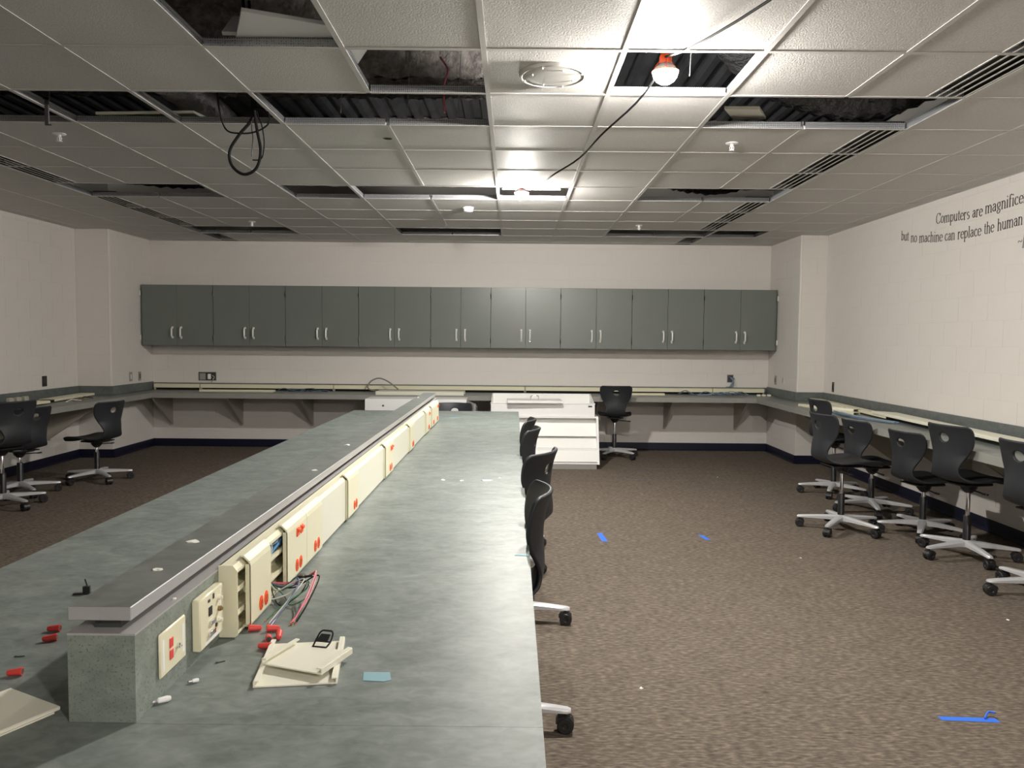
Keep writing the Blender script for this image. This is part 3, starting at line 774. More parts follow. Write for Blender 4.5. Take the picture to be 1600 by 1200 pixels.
# ------------------------------------------------------------------ power hutch standing on the table
HX0, HX1, HY0, HY1 = -.813, -.689, 1.408, 7.12
t = thing('power_hutch', 'low grey power hutch running the length of the island table', 'hutch', (0, 0, 0))
MB().box(HX0, HX1, HY0, HY1, TZ + .0005, .904).build('body', M['hutch'], t, smooth=False)
MB().box(HX0, HX1 + .001, HY0 - .001, HY1, .9042, .908).build('ledge', M['ledge'], t, smooth=False)
MB().box(HX0 + .035, HX1 - .040, HY0 + .03, HY1 - .03, .908, .931).build('neck', M['dark_grey'], t, smooth=False)
mb = MB().box(HX0 + .001, -.6965, HY0 + .002, HY1 + .02, .931, .9562, .0012); mb.mi = 1
mb.box(HX0 + .0025, -.698, HY0 + .0035, HY1 + .018, .956, .957); mb.build('cap', [M['edge_band'], M['hutch_top']], t, smooth=False)

# raceway on the hutch side that faces the room
RX0, RX1, RY0, RY1, RZ0, RZ1 = HX1 + .0005, -.645, 1.816, 6.75, .7425, .914
t = thing('power_raceway', 'ivory multi-outlet raceway mounted along the hutch, with covers missing', 'raceway')
def channel(y0, y1):
    mb = MB()
    mb.box(RX0, RX0 + .003, y0, y1, RZ0, RZ1)
    mb.prism([(RX0, RZ1), (RX1 - .010, RZ1), (RX1 - .001, RZ1 - .010), (RX1 - .001, RZ1 - .018), (RX1 - .004, RZ1 - .018), (RX1 - .012, RZ1 - .004), (RX0, RZ1 - .004)], y0, y1, 'y')
    mb.prism([(RX0, RZ0), (RX1 - .006, RZ0), (RX1 - .001, RZ0 + .006), (RX1 - .001, RZ0 + .012), (RX1 - .004, RZ0 + .012), (RX1 - .008, RZ0 + .004), (RX0, RZ0 + .004)], y0, y1, 'y')
    for z in (.795, .851):
        mb.box(RX0 + .003, RX1 - .006, y0, y1, z, z + .003); mb.box(RX1 - .009, RX1 - .004, y0, y1, z - .005, z + .008)
    return mb.build('channel', M['ivory'], t, smooth=False)
channel(RY0 + .003, RY1)
MB().prism([(RX0, RZ0), (RX1 - .006, RZ0), (RX1 + .001, RZ0 + .006), (RX1 + .001, RZ1 - .012), (RX1 - .010, RZ1 + .001), (RX0, RZ1 + .001)], RY0, RY0 + .003, 'y').build('end_cap', M['ivory'], t, smooth=False)
def flat_cover(y0, y1):
    MB().prism([(RX1, RZ0 + .004), (RX1, RZ1 - .014), (RX1 - .009, RZ1 - .003), (RX1 - .009, RZ1 + .0015), (RX1 - .006, RZ1 + .001), (RX1 + .003, RZ1 - .010), (RX1 + .003, RZ0 + .006), (RX1 + .001, RZ0 + .004)], y0 + .001, y1 - .001, 'y').build('cover', M['ivory_pale'], t, smooth=False)
OUT = MB().lathe([(.0175, 0), (.0175, .0022), (.016, .003), (.001, .003)], 20, axis='x')
OUT.v = [(p[0], p[1] * .80, p[2] * 1.05) for p in OUT.v]; OUT = OUT.mesh('outlet', M['orange'])
JACK = MB().box(0, .004, -.0125, .0125, -.0125, .0125, .001).box(0, .010, -.009, .009, .001, .009, .001).mesh('jack', M['orange'])
SLOT = MB().box(0, .0008, -.005, -.0035, -.006, .006).box(0, .0008, .0035, .005, -.006, .006).box(0, .0008, -.002, .002, -.012, -.008).mesh('slots', M['dark_grey'], smooth=False)
def device_plate(y0, y1, outs, jacks=()):
    z0, z1 = RZ0 + .006, RZ1 + .011; xo = RX1 + .0145
    prof = [(RX1 - .012, z1), (RX1 - .002, z1 - .001), (xo - .003, z1 - .014), (xo, z1 - .026), (xo, z0 + .008), (xo - .004, z0), (RX1 - .004, z0), (RX1 - .004, z0 + .004), (xo - .006, z0 + .004), (xo - .003, z0 + .010), (xo - .003, z1 - .027), (xo - .006, z1 - .017), (RX1 - .004, z1 - .005), (RX1 - .012, z1 - .004)]
    pl = MB().prism(prof, y0 + .0008, y1 - .0008, 'y').box(RX1 + .001, xo - .001, y0 + .0008, y0 + .003, z0 + .003, z1 - .022).box(RX1 + .001, xo - .001, y1 - .003, y1 - .0008, z0 + .003, z1 - .022).build('device_plate', M['ivory'], t, smooth=False)
    for y in outs:
        o_ = link('outlet', OUT, pl, (xo - .0005, y, .783)); 
        link('slots', SLOT, pl, (xo + .0022, y, .785))
    for y in jacks: link('jack', JACK, pl, (xo - .001, y, .880))
device_plate(1.870, 2.029, (1.945, 1.985))
device_plate(2.180, 2.388, (2.275, 2.315), (2.285, 2.326))
device_plate(2.389, 2.585, (2.489, 2.530))
flat_cover(2.585, 2.998)
device_plate(2.998, 3.201, (3.114, 3.154)); flat_cover(3.201, 3.899)
device_plate(3.899, 4.146, (4.03, 4.08), (4.06, 4.105)); flat_cover(4.146, 4.824)
device_plate(4.824, 5.046, (4.95, 4.99)); flat_cover(5.046, 5.722)
device_plate(5.722, 5.985, (5.90, 5.945), (5.95,)); flat_cover(5.985, 6.14)
device_plate(6.140, 6.334, (6.25, 6.295)); device_plate(6.335, 6.697, (6.56, 6.60), (6.61, 6.65))
# data cables inside the upper bay and wires spilling out of the lower bay
rnd = random.Random(5)
t = thing('data_cable_bundle', 'blue data cables inside the open upper bay of the raceway', 'cable', (0, 0, 0), 0)
for i in range(13):
    z = rnd.uniform(.860, .896); x = rnd.uniform(RX0 + .008, RX1 - .010)
    pts = [(x, 2.0 + rnd.uniform(0, .03), z), (x + rnd.uniform(-.004, .008), 2.07, z + rnd.uniform(-.008, .008)), (x + rnd.uniform(-.004, .008), 2.13, z + rnd.uniform(-.01, .012)), (x, 2.21, z + rnd.uniform(-.006, .01))]
    MB().tube(spline(pts, 5), .0027, 6).build('cable', M['data_blue' if i % 3 else 'blue_wire'], t)
MB().tube(spline([(RX1 - .004, 2.06, .905), (RX1 - .002, 2.09, .89), (RX1 - .003, 2.075, .858)], 5), .0025, 6).build('cable', M['white_wire'], t)
t = thing('loose_wires', 'colored wires spilling from the raceway onto the table', 'wire', (0, 0, 0), 0)
def wire(m, pts, r=.0019, tip=True):
    P = spline(pts, 7); w_ = MB().tube(P, r, 6).build('wire', M[m], t)
    if tip:
        d = (P[-1] - P[-2]).normalized(); MB().tube([P[-1], P[-1] + d * .010], r * .7, 5).build('bare_tip', M['copper'], w_)
A0 = (-.665, 2.13, .775)
wire('blue_wire', [A0, (-.62, 2.11, .772), (-.585, 2.10, .800), (-.565, 2.05, .795), (-.575, 1.96, .768), (-.592, 1.89, .745)], .0022)
wire('white_wire', [A0, (-.63, 2.08, .770), (-.590, 2.09, .790), (-.560, 2.09, .798), (-.572, 2.0, .778), (-.597, 1.90, .746)])
wire('green_wire', [A0, (-.62, 2.12, .765), (-.560, 2.12, .785), (-.553, 2.07, .775), (-.60, 2.00, .752), (-.612, 1.93, .745)], .0018)
wire('purple_wire', [A0, (-.63, 2.13, .760), (-.600, 2.12, .770), (-.575, 2.10, .790), (-.578, 1.98, .765), (-.589, 1.885, .745)])
wire('pink_wire', [A0, (-.60, 2.13, .775), (-.545, 2.13, .805), (-.532, 2.10, .812), (-.530, 2.0, .780), (-.540, 1.91, .746)], .0021)
wire('red_wire', [A0, (-.60, 2.14, .775), (-.548, 2.13, .800), (-.528, 2.09, .806), (-.527, 2.0, .775), (-.545, 1.905, .745)], .0018)
wire('black_wire', [A0, (-.60, 2.12, .765), (-.540, 2.12, .798), (-.520, 2.09, .800), (-.522, 1.98, .770), (-.533, 1.915, .745)], .0019)
wire('white_wire', [A0, (-.645, 2.05, .758), (-.60, 2.06, .765), (-.565, 2.11, .778), (-.545, 2.11, .772)], .002, False)
wire('black_wire', [A0, (-.635, 2.07, .752), (-.60, 2.02, .750), (-.57, 2.08, .760), (-.56, 2.12, .780)], .0017, False)
wire('green_wire', [A0, (-.62, 2.10, .752), (-.58, 2.03, .748), (-.545, 2.06, .760), (-.55, 2.11, .775)], .0016, False)
tag(MB().box(-.585, -.565, 2.105, 2.13, .788, .803, .003).tube([(-.565, 2.118, .797), (-.545, 2.115, .801)], .0035, 6).build('wire_connector', M['black_plastic']), 'small black connector on the loose wires beside the raceway', 'connector')

# wall plates screwed to the hutch near its end
t = thing('data_plate', 'ivory wall plate with two red jacks at the hutch end', 'wall plate', (HX1, 1.556, .826))
MB().box(.0005, .0065, -.060, .060, -.045, .045, .003).build('plate', M['ivory'], t)
for z in (.012, -.012): MB().box(.006, .0085, -.020, -.004, z - .010, z + .010, .001).build('jack', M['red'], t)
MB().lathe([(.0055, .006), (.0055, .011), (.002, .011), (.002, .016)], 10, (0, .018, -.006), 'x').build('coax_port', M['chrome'], t)
MB().box(.006, .0068, -.050, -.042, -.034, .030).build('label_window', M['white'], t, smooth=False)
MB().box(.006, .0068, .042, .052, -.030, .030).build('label_window', M['white'], t, smooth=False)
t = thing('av_plate', 'deep ivory plate with video and audio ports next to the raceway', 'wall plate', (HX1, 1.728, .828))
MB().box(.0005, .020, -.070, .066, -.058, .056, .003).build('box', M['ivory'], t)
def port(nm, m, y, z, w, h, d=.0025): MB().box(.0195, .0195 + d, y - w / 2, y + w / 2, z - h / 2, z + h / 2, .0006).build(nm, M[m], t)
port('port_block', 'black_plastic', -.015, .015, .018, .020); port('vga_port', 'chrome', -.006, -.012, .028, .010, .006); port('serial_port', 'chrome', -.012, -.035, .034, .011, .006)
port('usb_port', 'dark_grey', .004, .043, .006, .012); port('usb_port', 'dark_grey', -.022, .040, .010, .006)
port('label_strip', 'white', .0, -.050, .09, .007, .0008); port('label_strip', 'white', .048, .010, .004, .07, .0008)
for z, m in ((.030, 'cream'), (.004, 'brass'), (-.022, 'cream')):
    MB().lathe([(.006, .019), (.006, .026), (.0035, .026), (.0035, .030), (.001, .030)], 12, (0, .034, z), 'x').build('audio_port', M[m], t)
MB().lathe([(.005, .019), (.005, .022), (.001, .022)], 10, (0, .018, -.028), 'x').build('audio_port', M['black_plastic'], t)

# ------------------------------------------------------------------ loose items on the table
NUT = MB().lathe([(.0085, 0), (.0085, .004), (.0078, .006), (.0065, .024), (.0055, .029), (.002, .031), (.001, .031)], 10, axis='y')
NUTM = NUT.mesh('wire_nut', M['red'])
NIN = MB().lathe([(.0065, -.0003), (.005, .003), (.001, .003)], 10, axis='y').mesh('socket_spring', M['dark_grey'])
def nut(x, y, ang, label, grp, z=TZ + .0087):
    o = tag(link('wire_nut', NUTM, None, (x, y, z), (math.radians(-3), 0, math.radians(ang))), label, 'wire connector', 'red wire nuts on the table')
    link('socket_spring', NIN, o)
nut(-1.085, 1.852, 96, 'upper red wire nut of the pair left of the hutch', 'l')
nut(-1.060, 1.795, 112, 'lower red wire nut of the pair left of the hutch', 'l')
nut(-1.022, 1.605, 100, 'red wire nut at the left edge of the photo', 'l')
nut(-.634, 1.862, -80, 'red wire nut lying against the open raceway end', 'r')
nut(-.590, 1.862, -80, 'red wire nut upright-most of the crossed pair by the loose wires', 'r')
nut(-.552, 1.835, -165, 'red wire nut crossing its neighbour at a slant by the loose wires', 'r')
nut(-.563, 1.790, 20, 'red wire nut with open end at the corner of the cream plates', 'r')
nut(-.547, 1.752, 80, 'red wire nut nearest the camera beside the cream plates', 'r')
def cover_plate(cx, cy, z, w, l, ang, label):
    """channel cover lying face down: flat web with a lip on both ends"""
    t = thing('cover_plate', label, 'cover plate', (cx, cy, z), math.radians(ang), 'removed cream cover plates')
    MB().box(-w / 2, w / 2, -l / 2, l / 2, 0, .003).build('web', M['cream'], t, smooth=False)
    for s in (-1, 1):
        xa = s * (w / 2 - .0015)
        MB().box(xa - .0015, xa + .0015, -l / 2, l / 2, .003, .012).box(xa - s * .010, xa, -l / 2, l / 2, .011, .0135).build('lip', M['cream'], t, smooth=False)
cover_plate(-.455, 1.678, TZ + .0005, .168, .225, 8, 'larger cream cover plate lying under another on the table')
o_ = cover_plate(-.440, 1.668, TZ + .0150, .150, .120, -20, 'smaller cream cover plate lying on top of the larger one')
t = thing('black_clip', 'small black wire clip on the cream cover plates', 'clip', (-.425, 1.742, TZ + .0145), math.radians(-12))
g = MB()
for s in (-1, 1): g.tube(spline([(s * .016, -.018, .004), (s * .018, 0, .010), (s * .016, .018, .022), (s * .010, .024, .026)], 4), .0022, 6)
g.tube([(-.016, -.018, .004), (.016, -.018, .004)], .0022, 6).tube([(-.010, .024, .026), (.010, .024, .026)], .0024, 6).tube([(-.018, 0, .010), (.018, 0, .010)], .0018, 6)
g.build('wire_frame', M['black_plastic'], t)
MB().prism([(-.014, -.002), (.014, -.002), (.011, .022), (-.011, .022)], .012, .015, 'z').build('tab', M['black_plastic'], t, rot=(math.radians(20), 0, 0))
t = thing('flat_panel_cover', 'wide cream panel at the lower left corner of the table', 'cover plate', (-.850, 1.446, TZ + .0005), math.radians(152))
MB().box(0, .162, -.0, .36, .004, .012, .002).build('web', M['cream'], t)
MB().box(.004, .008, .01, .35, .0, .0045).box(.154, .158, .01, .35, .0, .0045).build('lip', M['cream'], t, smooth=False)
t = thing('wall_anchor', 'white plastic anchor with metal tip near the hutch corner', 'anchor', (-.685, 1.482, TZ + .006), math.radians(-55))
MB().lathe([(.0025, 0), (.0055, .003), (.006, .020), (.004, .026), (.001, .026)], 9, axis='y').build('sleeve', M['white'], t)
MB().lathe([(.001, -.012), (.004, -.011), (.0045, -.003), (.003, .001)], 8, axis='y').build('tip', M['grey_metal'], t)
t = thing('wall_anchor', 'tiny white plastic anchor below the ivory port plate', 'anchor', (-.655, 1.575, TZ + .0045), math.radians(-60))
MB().lathe([(.002, 0), (.004, .002), (.0045, .010), (.003, .014), (.001, .014)], 8, axis='y').build('sleeve', M['white'], t)
MB().lathe([(.001, -.008), (.003, -.006), (.003, .001)], 7, axis='y').build('tip', M['grey_metal'], t)
def scrap(x, y, z, r, label, m='paper', grp='paper scraps', flat=False, ang=0.0, sx=1.0):
    rn = random.Random(label); n = 9; v = [(0, 0, .003 if not flat else .0004)]
    for i in range(n):
        a_ = 2 * math.pi * i / n; q = r * rn.uniform(.6, 1.15); v.append((q * sx * math.cos(a_), q * math.sin(a_), rn.uniform(.0, .004) if not flat else .0004))
    top = len(v); v += [(p[0], p[1], 0) for p in v[1:]]
    f = [[0, 1 + i, 1 + (i + 1) % n] for i in range(n)] + [[1 + i, top + i, top + (i + 1) % n, 1 + (i + 1) % n] for i in range(n)] + [[top + i for i in range(n)][::-1]]
    tag(MB().add(v, f).build('scrap', M[m], None, (x, y, z), (0, 0, ang), smooth=False), label, 'scrap', grp)
scrap(-.771, 1.867, .957, .012, 'crumpled white scrap on the hutch cap, farther one', sx=1.4)
scrap(-.752, 1.640, .957, .010, 'crumpled white scrap on the hutch cap, nearer one', sx=1.3)
scrap(-.700, 1.600, .908, .005, 'tiny white plastic bit on the hutch ledge')
scrap(-.345, 3.92, TZ, .014, 'white crumb on the table, leftmost of the far row')
scrap(-.250, 3.90, TZ, .011, 'white crumb on the table, second in the far row')
scrap(-.130, 3.92, TZ, .020, 'white crumb cluster on the table, third in the far row', sx=1.7)
scrap(-.060, 3.99, TZ, .008, 'white crumb on the table near the right edge')
scrap(-.52, 7.05, TZ, .03, 'pale blue scrap at the far end of the table', 'tape_pale', flat=True, sx=1.8)
scrap(-.79, 6.55, .957, .012, 'small white scrap at the far end of the hutch cap')
scrap(-.76, 3.6, .957, .010, 'small white scrap midway along the hutch cap', sx=1.6)
scrap(-.735, 2.9, .957, .008, 'tiny white scrap on the hutch cap', sx=1.6)
def sliver(x, y, ang, label, L=.020, z=TZ):
    tag(MB().box(-L / 2, L / 2, -.0015, .0015, 0, .002).box(-L / 2, -L / 2 + .004, -.0025, .0025, 0, .003).build('screw', M['dark_grey'], None, (x, y, z), (0, 0, ang), smooth=False), label, 'screw', 'loose screws on the table')
sliver(-.635, 1.68, .6, 'small dark screw below the ivory port plate'); sliver(-1.088, 1.70, .25, 'small dark screw left of the hutch among the wire nuts'); sliver(-.93, 1.75, .4, 'small dark screw beside the hutch on the left')
t = thing('cable_tie', 'black broken cable tie on the left half of the table', 'cable tie', (-1.15, 2.13, TZ))
MB().box(-.055, .03, -.006, .004, 0, .004).box(-.03, -.012, -.005, .004, .003, .022).build('strap', M['black_plastic'], t, rot=(0, 0, .15), smooth=False)
MB().tube([(-.02, 0, .018), (-.028, .002, .040)], .002, 5).build('tail', M['black_plastic'], t)
def tape(name, pts, m, label, z=0.0, curl=None):
    n = len(pts); v = [(x, y, z + .0012) for x, y in pts] + [(x, y, z + .0002) for x, y in pts]
    mb = MB().add(v, [list(range(n)), list(range(n, 2 * n))[::-1]] + [[(i + 1) % n, i, n + i, n + (i + 1) % n] for i in range(n)])
    if curl: mb.tube(spline(curl, 5), .004, 6)
    tag(mb.build(name, M[m], smooth=False), label, 'tape', 'pieces of tape')
tape('tape_piece', [(-.312, 1.635), (-.256, 1.635), (-.248, 1.598), (-.262, 1.590), (-.306, 1.594)], 'tape_pale', 'pale blue tape patch on the near table top', TZ)
tape('tape_piece', [(.015, 2.57), (.058, 2.565), (.058, 2.545), (.012, 2.55)], 'tape_pale', 'pale blue tape bit at the right table edge', TZ)
tape('tape_piece', [(.645, 5.83), (.685, 5.83), (.70, 5.585), (.655, 5.585)], 'tape', 'short blue tape strip on the carpet beside the island chairs')
tape('tape_piece', [(1.40, 5.81), (1.437, 5.78), (1.46, 5.65), (1.42, 5.66)], 'tape', 'short blue tape strip on the carpet in mid room')
tape('tape_piece', [(1.668, 2.975), (1.885, 2.965), (1.885, 2.93), (1.668, 2.945)], 'tape', 'blue tape strip on the carpet near the lower right corner', curl=[(1.84, 2.955, .004), (1.87, 2.985, .016), (1.885, 2.965, .022)])
tape('tape_piece', [(1.27, 8.812), (2.04, 8.812), (2.04, 8.804), (1.27, 8.804)], 'tape_dull', 'thin far blue tape line on the carpet near the back counter')
tape('tape_piece', [(1.21, 8.13), (1.74, 8.085), (1.74, 8.078), (1.21, 8.123)], 'tape_dull', 'thin blue tape line on the carpet right of the white rack')
for i, (x, y) in enumerate([(1.95, 5.2), (2.62, 4.05), (.55, 3.2), (2.2, 8.3)]):
    scrap(x, y, 0, .009, ['white speck on the carpet before the right chairs', 'white speck on the carpet near the right edge', 'white speck on the carpet beside the island', 'white speck on the carpet below the back counter'][i])

# ------------------------------------------------------------------ white furniture at the back
t = thing('display_rack', 'white sloping open rack on the floor in front of the back counter', 'rack', (0, 0, 0))
RXA, RXB = -.22, .985
Y0_, Y1_, RZt = 8.70, 8.93, .575                # foot and head of the sloping front
def side(x0, x1): return MB().prism([(Y0_ + .02, .055), (Y1_, RZt), (9.42, RZt), (9.42, .055)], x0, x1, 'x').build('side_panel', M['white'], t, smooth=False)
side(RXA, RXA + .022); side(RXB - .022, RXB)
MB().box(RXA + .022, RXB - .022, 9.40, 9.42, .055, RZt).build('back_panel', M['white_in'], t, smooth=False)
MB().box(RXA + .022, RXB - .022, Y1_ + .004, 9.40, RZt - .02, RZt).build('top_panel', M['white'], t, smooth=False)
MB().box(RXA + .022, RXB - .022, Y0_ + .03, 9.40, .056, .075).build('bottom_panel', M['white'], t, smooth=False)
def sloped(ya, za, yb, zb, th=.012): 
    d = Vector((0, yb - ya, zb - za)).normalized(); n_ = Vector((0, -d.z, d.y)) * th
    return MB().prism([(ya, za), (yb, zb), (yb + n_.y, zb + n_.z), (ya + n_.y, za + n_.z)], RXA + .022, RXB - .022, 'x').build('sloping_shelf', M['white_in'], t, smooth=False)
sloped(8.93, .345, 9.05, .560); sloped(8.86, .215, 8.98, .335); sloped(8.745, .080, 8.79, .200)
MB().prism([(8.80, .205), (8.865, .218), (8.865, .205), (8.80, .192)], RXA + .022, RXB - .022, 'x').build('shelf_lip', M['white'], t, smooth=False)
MB().box(RXA + .02, RXB - .03, Y0_ + .035, 9.38, 0, .055).build('plinth', M['kick'], t, smooth=False)
t = thing('display_tray', 'white open box with a raised back standing on the sloping rack', 'box', (0, 0, 0))
TXA, TXB, TYA, TYB = -.245, .945, 8.95, 9.45
zb = RZt + .001
MB().box(TXA, TXB, TYA, TYA + .014, zb, .718).build('front_panel', M['white'], t, smooth=False)
MB().box(TXA + .014, TXB - .014, TYB - .014, TYB, zb, .800).build('back_panel', M['white_in'], t, smooth=False)
for xa in (TXA, TXB - .014): MB().prism([(TYA + .014, zb), (TYB, zb), (TYB, .800), (TYA + .014, .718)], xa, xa + .014, 'x').build('side_panel', M['white'], t, smooth=False)
MB().box(TXA + .014, TXB - .014, TYA + .014, TYB - .014, zb, zb + .012).build('bottom', M['white_in'], t, smooth=False)
MB().box(TXB - .075, TXB - .030, TYA - .002, TYA, .680, .698).build('name_plate', M['dark_grey'], t, smooth=False)
MB().box(TXA - .006, TXB + .006, TYA - .006, TYA + .016, .714, .724, .003).build('rim', M['white'], t, smooth=False)
t = thing('drawer_front', 'loose pale drawer front with a curved pull lying across the white box', 'drawer front', (.26, 9.03, .7275), math.radians(1.5))
MB().box(-.32, .31, -.16, .16, .0, .030, .003).build('panel', M['white'], t)
MB().tube(spline([(-.045, .045, .029), (-.045, .040, .058), (-.03, .038, .070), (0, .038, .074), (.03, .038, .070), (.045, .040, .058), (.045, .045, .029)], 4), .006, 8).build('pull', M['chrome'], t)
t = thing('low_cabinet', 'low white cabinet with its side door open behind the island end', 'cabinet', (0, 0, 0))
MB().box(-1.735, -.54, 9.20, 9.55, .06, .738, .003).build('body', M['white'], t)
MB().box(-1.735, -.54, 9.197, 9.20, .10, .72).build('front_panel', M['white'], t, smooth=False)
MB().box(-1.70, -.57, 9.24, 9.53, 0, .06).build('plinth', M['kick'], t, smooth=False)
for xx in (-1.52, -.66): MB().lathe([(.012, 0), (.012, -.006), (.001, -.008)], 12, (xx, 9.196, .66), 'y').build('lock', M['chrome'], t)
d_ = MB().box(0, .018, -.52, 0, .08, .728, .002).build('door', M['grey_metal'], t, (-.540, 9.195, 0), (0, 0, math.radians(13)))
MB().tube(spline([(.018, -.40, .62), (.045, -.40, .63), (.050, -.40, .66), (.045, -.40, .69), (.018, -.40, .70)], 4), .007, 8).build('handle', M['chrome'], d_)

# ------------------------------------------------------------------ raceway remains and cables on the counters
def wall_raceway(x0, x1, label, z=CT):
    """channel left on the backsplash, lower half open"""
    t = thing('wall_raceway', label, 'raceway', (x0, YB - .022, z), 0, 'opened raceway sections on the back counter')
    L = x1 - x0
    MB().prism([(-.065, .030), (-.065, .074), (-.060, .079), (-.001, .079), (-.001, .072), (-.056, .072), (-.058, .030)], 0, L, 'x').build('top_channel', M['ivory'], t, smooth=False)
    MB().box(0, L, -.006, -.001, .001, .071).build('back_plate', M['black'], t, smooth=False)  # black colour paints in the shade inside the open ivory channel
    for xx in (.002, L - .006): MB().box(xx, xx + .004, -.055, -.006, .001, .071).build('end_web', M['ivory'], t, smooth=False)
wall_raceway(-4.70, -4.10, 'short ivory raceway section at the left end of the back counter')
wall_raceway(-4.09, -2.35, 'opened ivory raceway section under the open wall box')
wall_raceway(-2.34, .16, 'long ivory raceway section behind the island end')
wall_raceway(.17, 2.62, 'ivory raceway section behind the back swivel chair')
wall_raceway(2.63, 3.30, 'ivory raceway section below the blue cable box')
def long_cover(p, q, w, label, z, m='ivory', tilt=0.0, th=.010, curl=.018):
    """long channel cover lying on a counter from p to q"""
    a_ = Vector((*p, 0)); b2 = Vector((*q, 0)); L = (b2 - a_).length; ang = math.atan2(b2.y - a_.y, b2.x - a_.x)
    t = thing('raceway_cover', label, 'raceway cover', (p[0], p[1], z), ang, 'removed raceway covers on the counters')
    MB().prism([(-w / 2, 0), (-w / 2, curl), (-w / 2 + .006, curl + .006), (w / 2 - .006, curl + .006), (w / 2, curl), (w / 2, 0), (w / 2 - .003, 0), (w / 2 - .003, curl - .001), (w / 2 - .007, curl + .003), (-w / 2 + .007, curl + .003), (-w / 2 + .003, curl - .001), (-w / 2 + .003, 0)], 0, L, 'x').build('channel', M[m], t, rot=(tilt, 0, 0), smooth=False)
    MB().box(.002, .006, -w / 2 + .003, w / 2 - .003, .002, curl + .002).build('end_web', M[m], t, rot=(tilt, 0, 0), smooth=False)
    return t
long_cover((-3.98, 9.98), (-3.05, 10.02), .10, 'ivory cover strip lying in front of the back raceway at left', CT + .001)
long_cover((-1.69, 9.80), (-.60, 9.80), .29, 'wide beige cover at the counter edge above the low white cabinet', CT + .001, 'ivory_pale', curl=.036)
long_cover((1.40, 10.02), (1.95, 10.05), .08, 'short ivory cover strip beside the back swivel chair', CT + .001)
long_cover((3.57, 9.20), (3.45, 7.05), .15, 'long ivory cover lying on the far part of the right counter', CT + .012, tilt=-.05)
long_cover((3.50, 7.35), (3.40, 4.95), .24, 'wide ivory cover lying on the near part of the right counter', CT + .030, 'ivory_pale', tilt=-.06)
long_cover((3.40, 4.90), (3.42, 3.2), .20, 'ivory cover on the right counter beyond the right edge chair', CT + .002, 'ivory_pale')
long_cover((3.16, 8.55), (3.33, 7.55), .07, 'narrow ivory strip on the right counter behind the farthest chair', CT + .001)
long_cover((3.22, 8.10), (3.40, 7.70), .10, 'short ivory strip crossing the cables on the right counter', CT + .022, 'cream')
long_cover((-4.78, 7.97), (-4.78, 6.2), .13, 'ivory cover on the left counter behind the edge chairs', CT + .012)
long_cover((-4.95, 9.10), (-4.86, 8.15), .16, 'ivory cover near the left pilaster on the left counter', CT + .010)
t = thing('blue_cables', 'flattened pile of blue data cables on the right counter', 'cable', (3.2, 7.3, CT))
rnd = random.Random(11)
for i in range(9):
    x = rnd.uniform(-.06, .10)
    MB().tube(spline([(x + .10, .75 + rnd.uniform(-.1, .1), .01), (x + rnd.uniform(-.04, .04), .3, .008 + .004 * (i % 3)), (x + .02 + rnd.uniform(-.05, .05), -.1, .006 + .004 * (i % 3)), (x + .14, -.55 + rnd.uniform(-.1, .1), .008)], 6), .0045, 6).build('cable', M['lightblue_wire' if i % 2 else 'blue_wire'], t)
t = thing('blue_cables', 'tangle of blue data cables at the right part of the back counter', 'cable', (2.5, 10.12, CT))
for i in range(12):
    x = -.35 + .06 * i + rnd.uniform(-.1, .1); y = rnd.uniform(-.10, .03)
    MB().tube(spline([(x, y, .006), (x + .1, y + rnd.uniform(-.06, .06), rnd.uniform(.01, .06)), (x + .2, y + rnd.uniform(-.06, .06), rnd.uniform(.006, .05)), (x + .32, y, .008)], 5), .0045, 6).build('cable', M['lightblue_wire' if i % 2 else 'blue_wire'], t)
t = thing('blue_cables', 'dark blue cables on the left part of the back counter', 'cable', (-2.8, 10.12, CT))
for i in range(8):
    x = -.30 + .07 * i; y = rnd.uniform(-.08, .02)
    MB().tube(spline([(x, y, .006), (x + .1, y - .03, rnd.uniform(.01, .05)), (x + .22, y + .02, rnd.uniform(.006, .04)), (x + .3, y, .008)], 5), .0045, 6).build('cable', M['blue_wire' if i % 3 else 'black_wire'], t)
t = thing('device_blocks', 'three small ivory device blocks at the right end of the back counter', 'block', (3.12, 9.98, CT))
for i in range(3): MB().box(i * .065, i * .065 + .045, -.02, .02, .001, .026, .004).build('block', M['cream'], t)
t = thing('device_blocks', 'row of small tan device blocks on the left counter cover', 'block', (-4.98, 7.95, CT + .001))
for i in range(3): MB().box(-.02, .02, -i * .12, -i * .12 + .07, .0, .075, .006).build('block', M['bracket'], t)
for i, (x, y, a_, m) in enumerate([(-4.70, 8.35, .4, 'brass'), (-4.66, 8.15, 1.2, 'white_wire'), (-4.72, 8.5, .9, 'dark_grey'), (3.36, 7.72, .7, 'brass'), (3.42, 7.95, 1.1, 'dark_grey')]):
    lb = ['brown wire scrap near the covers on the left counter', 'white wire scrap on the left counter', 'dark wire scrap by the left pilaster cover', 'brown wire scrap on the right counter', 'dark wire scrap behind the farthest right chair'][i]
    tag(MB().tube(spline([(x, y, CT + .006), (x + .05 * math.cos(a_), y + .08, CT + .03), (x - .03, y + .16, CT + .02), (x + .04, y + .22, CT + .006)], 6), .006, 6).build('wire_scrap', M[m]), lb, 'wire', 'wire scraps on the counters')
tag(MB().tube(spline([(-1.60, 10.02, CT + .012), (-1.80, 10.05, CT + .03), (-1.865, 10.08, .816), (-1.83, 10.09, .89), (-1.74, 10.1, .933), (-1.65, 10.09, .915), (-1.55, 10.06, .86), (-1.44, 10.02, .775)], 7), .009, 8).build('conduit_loop', M['grey_cable']), 'grey flexible conduit arching up from the back counter', 'conduit')

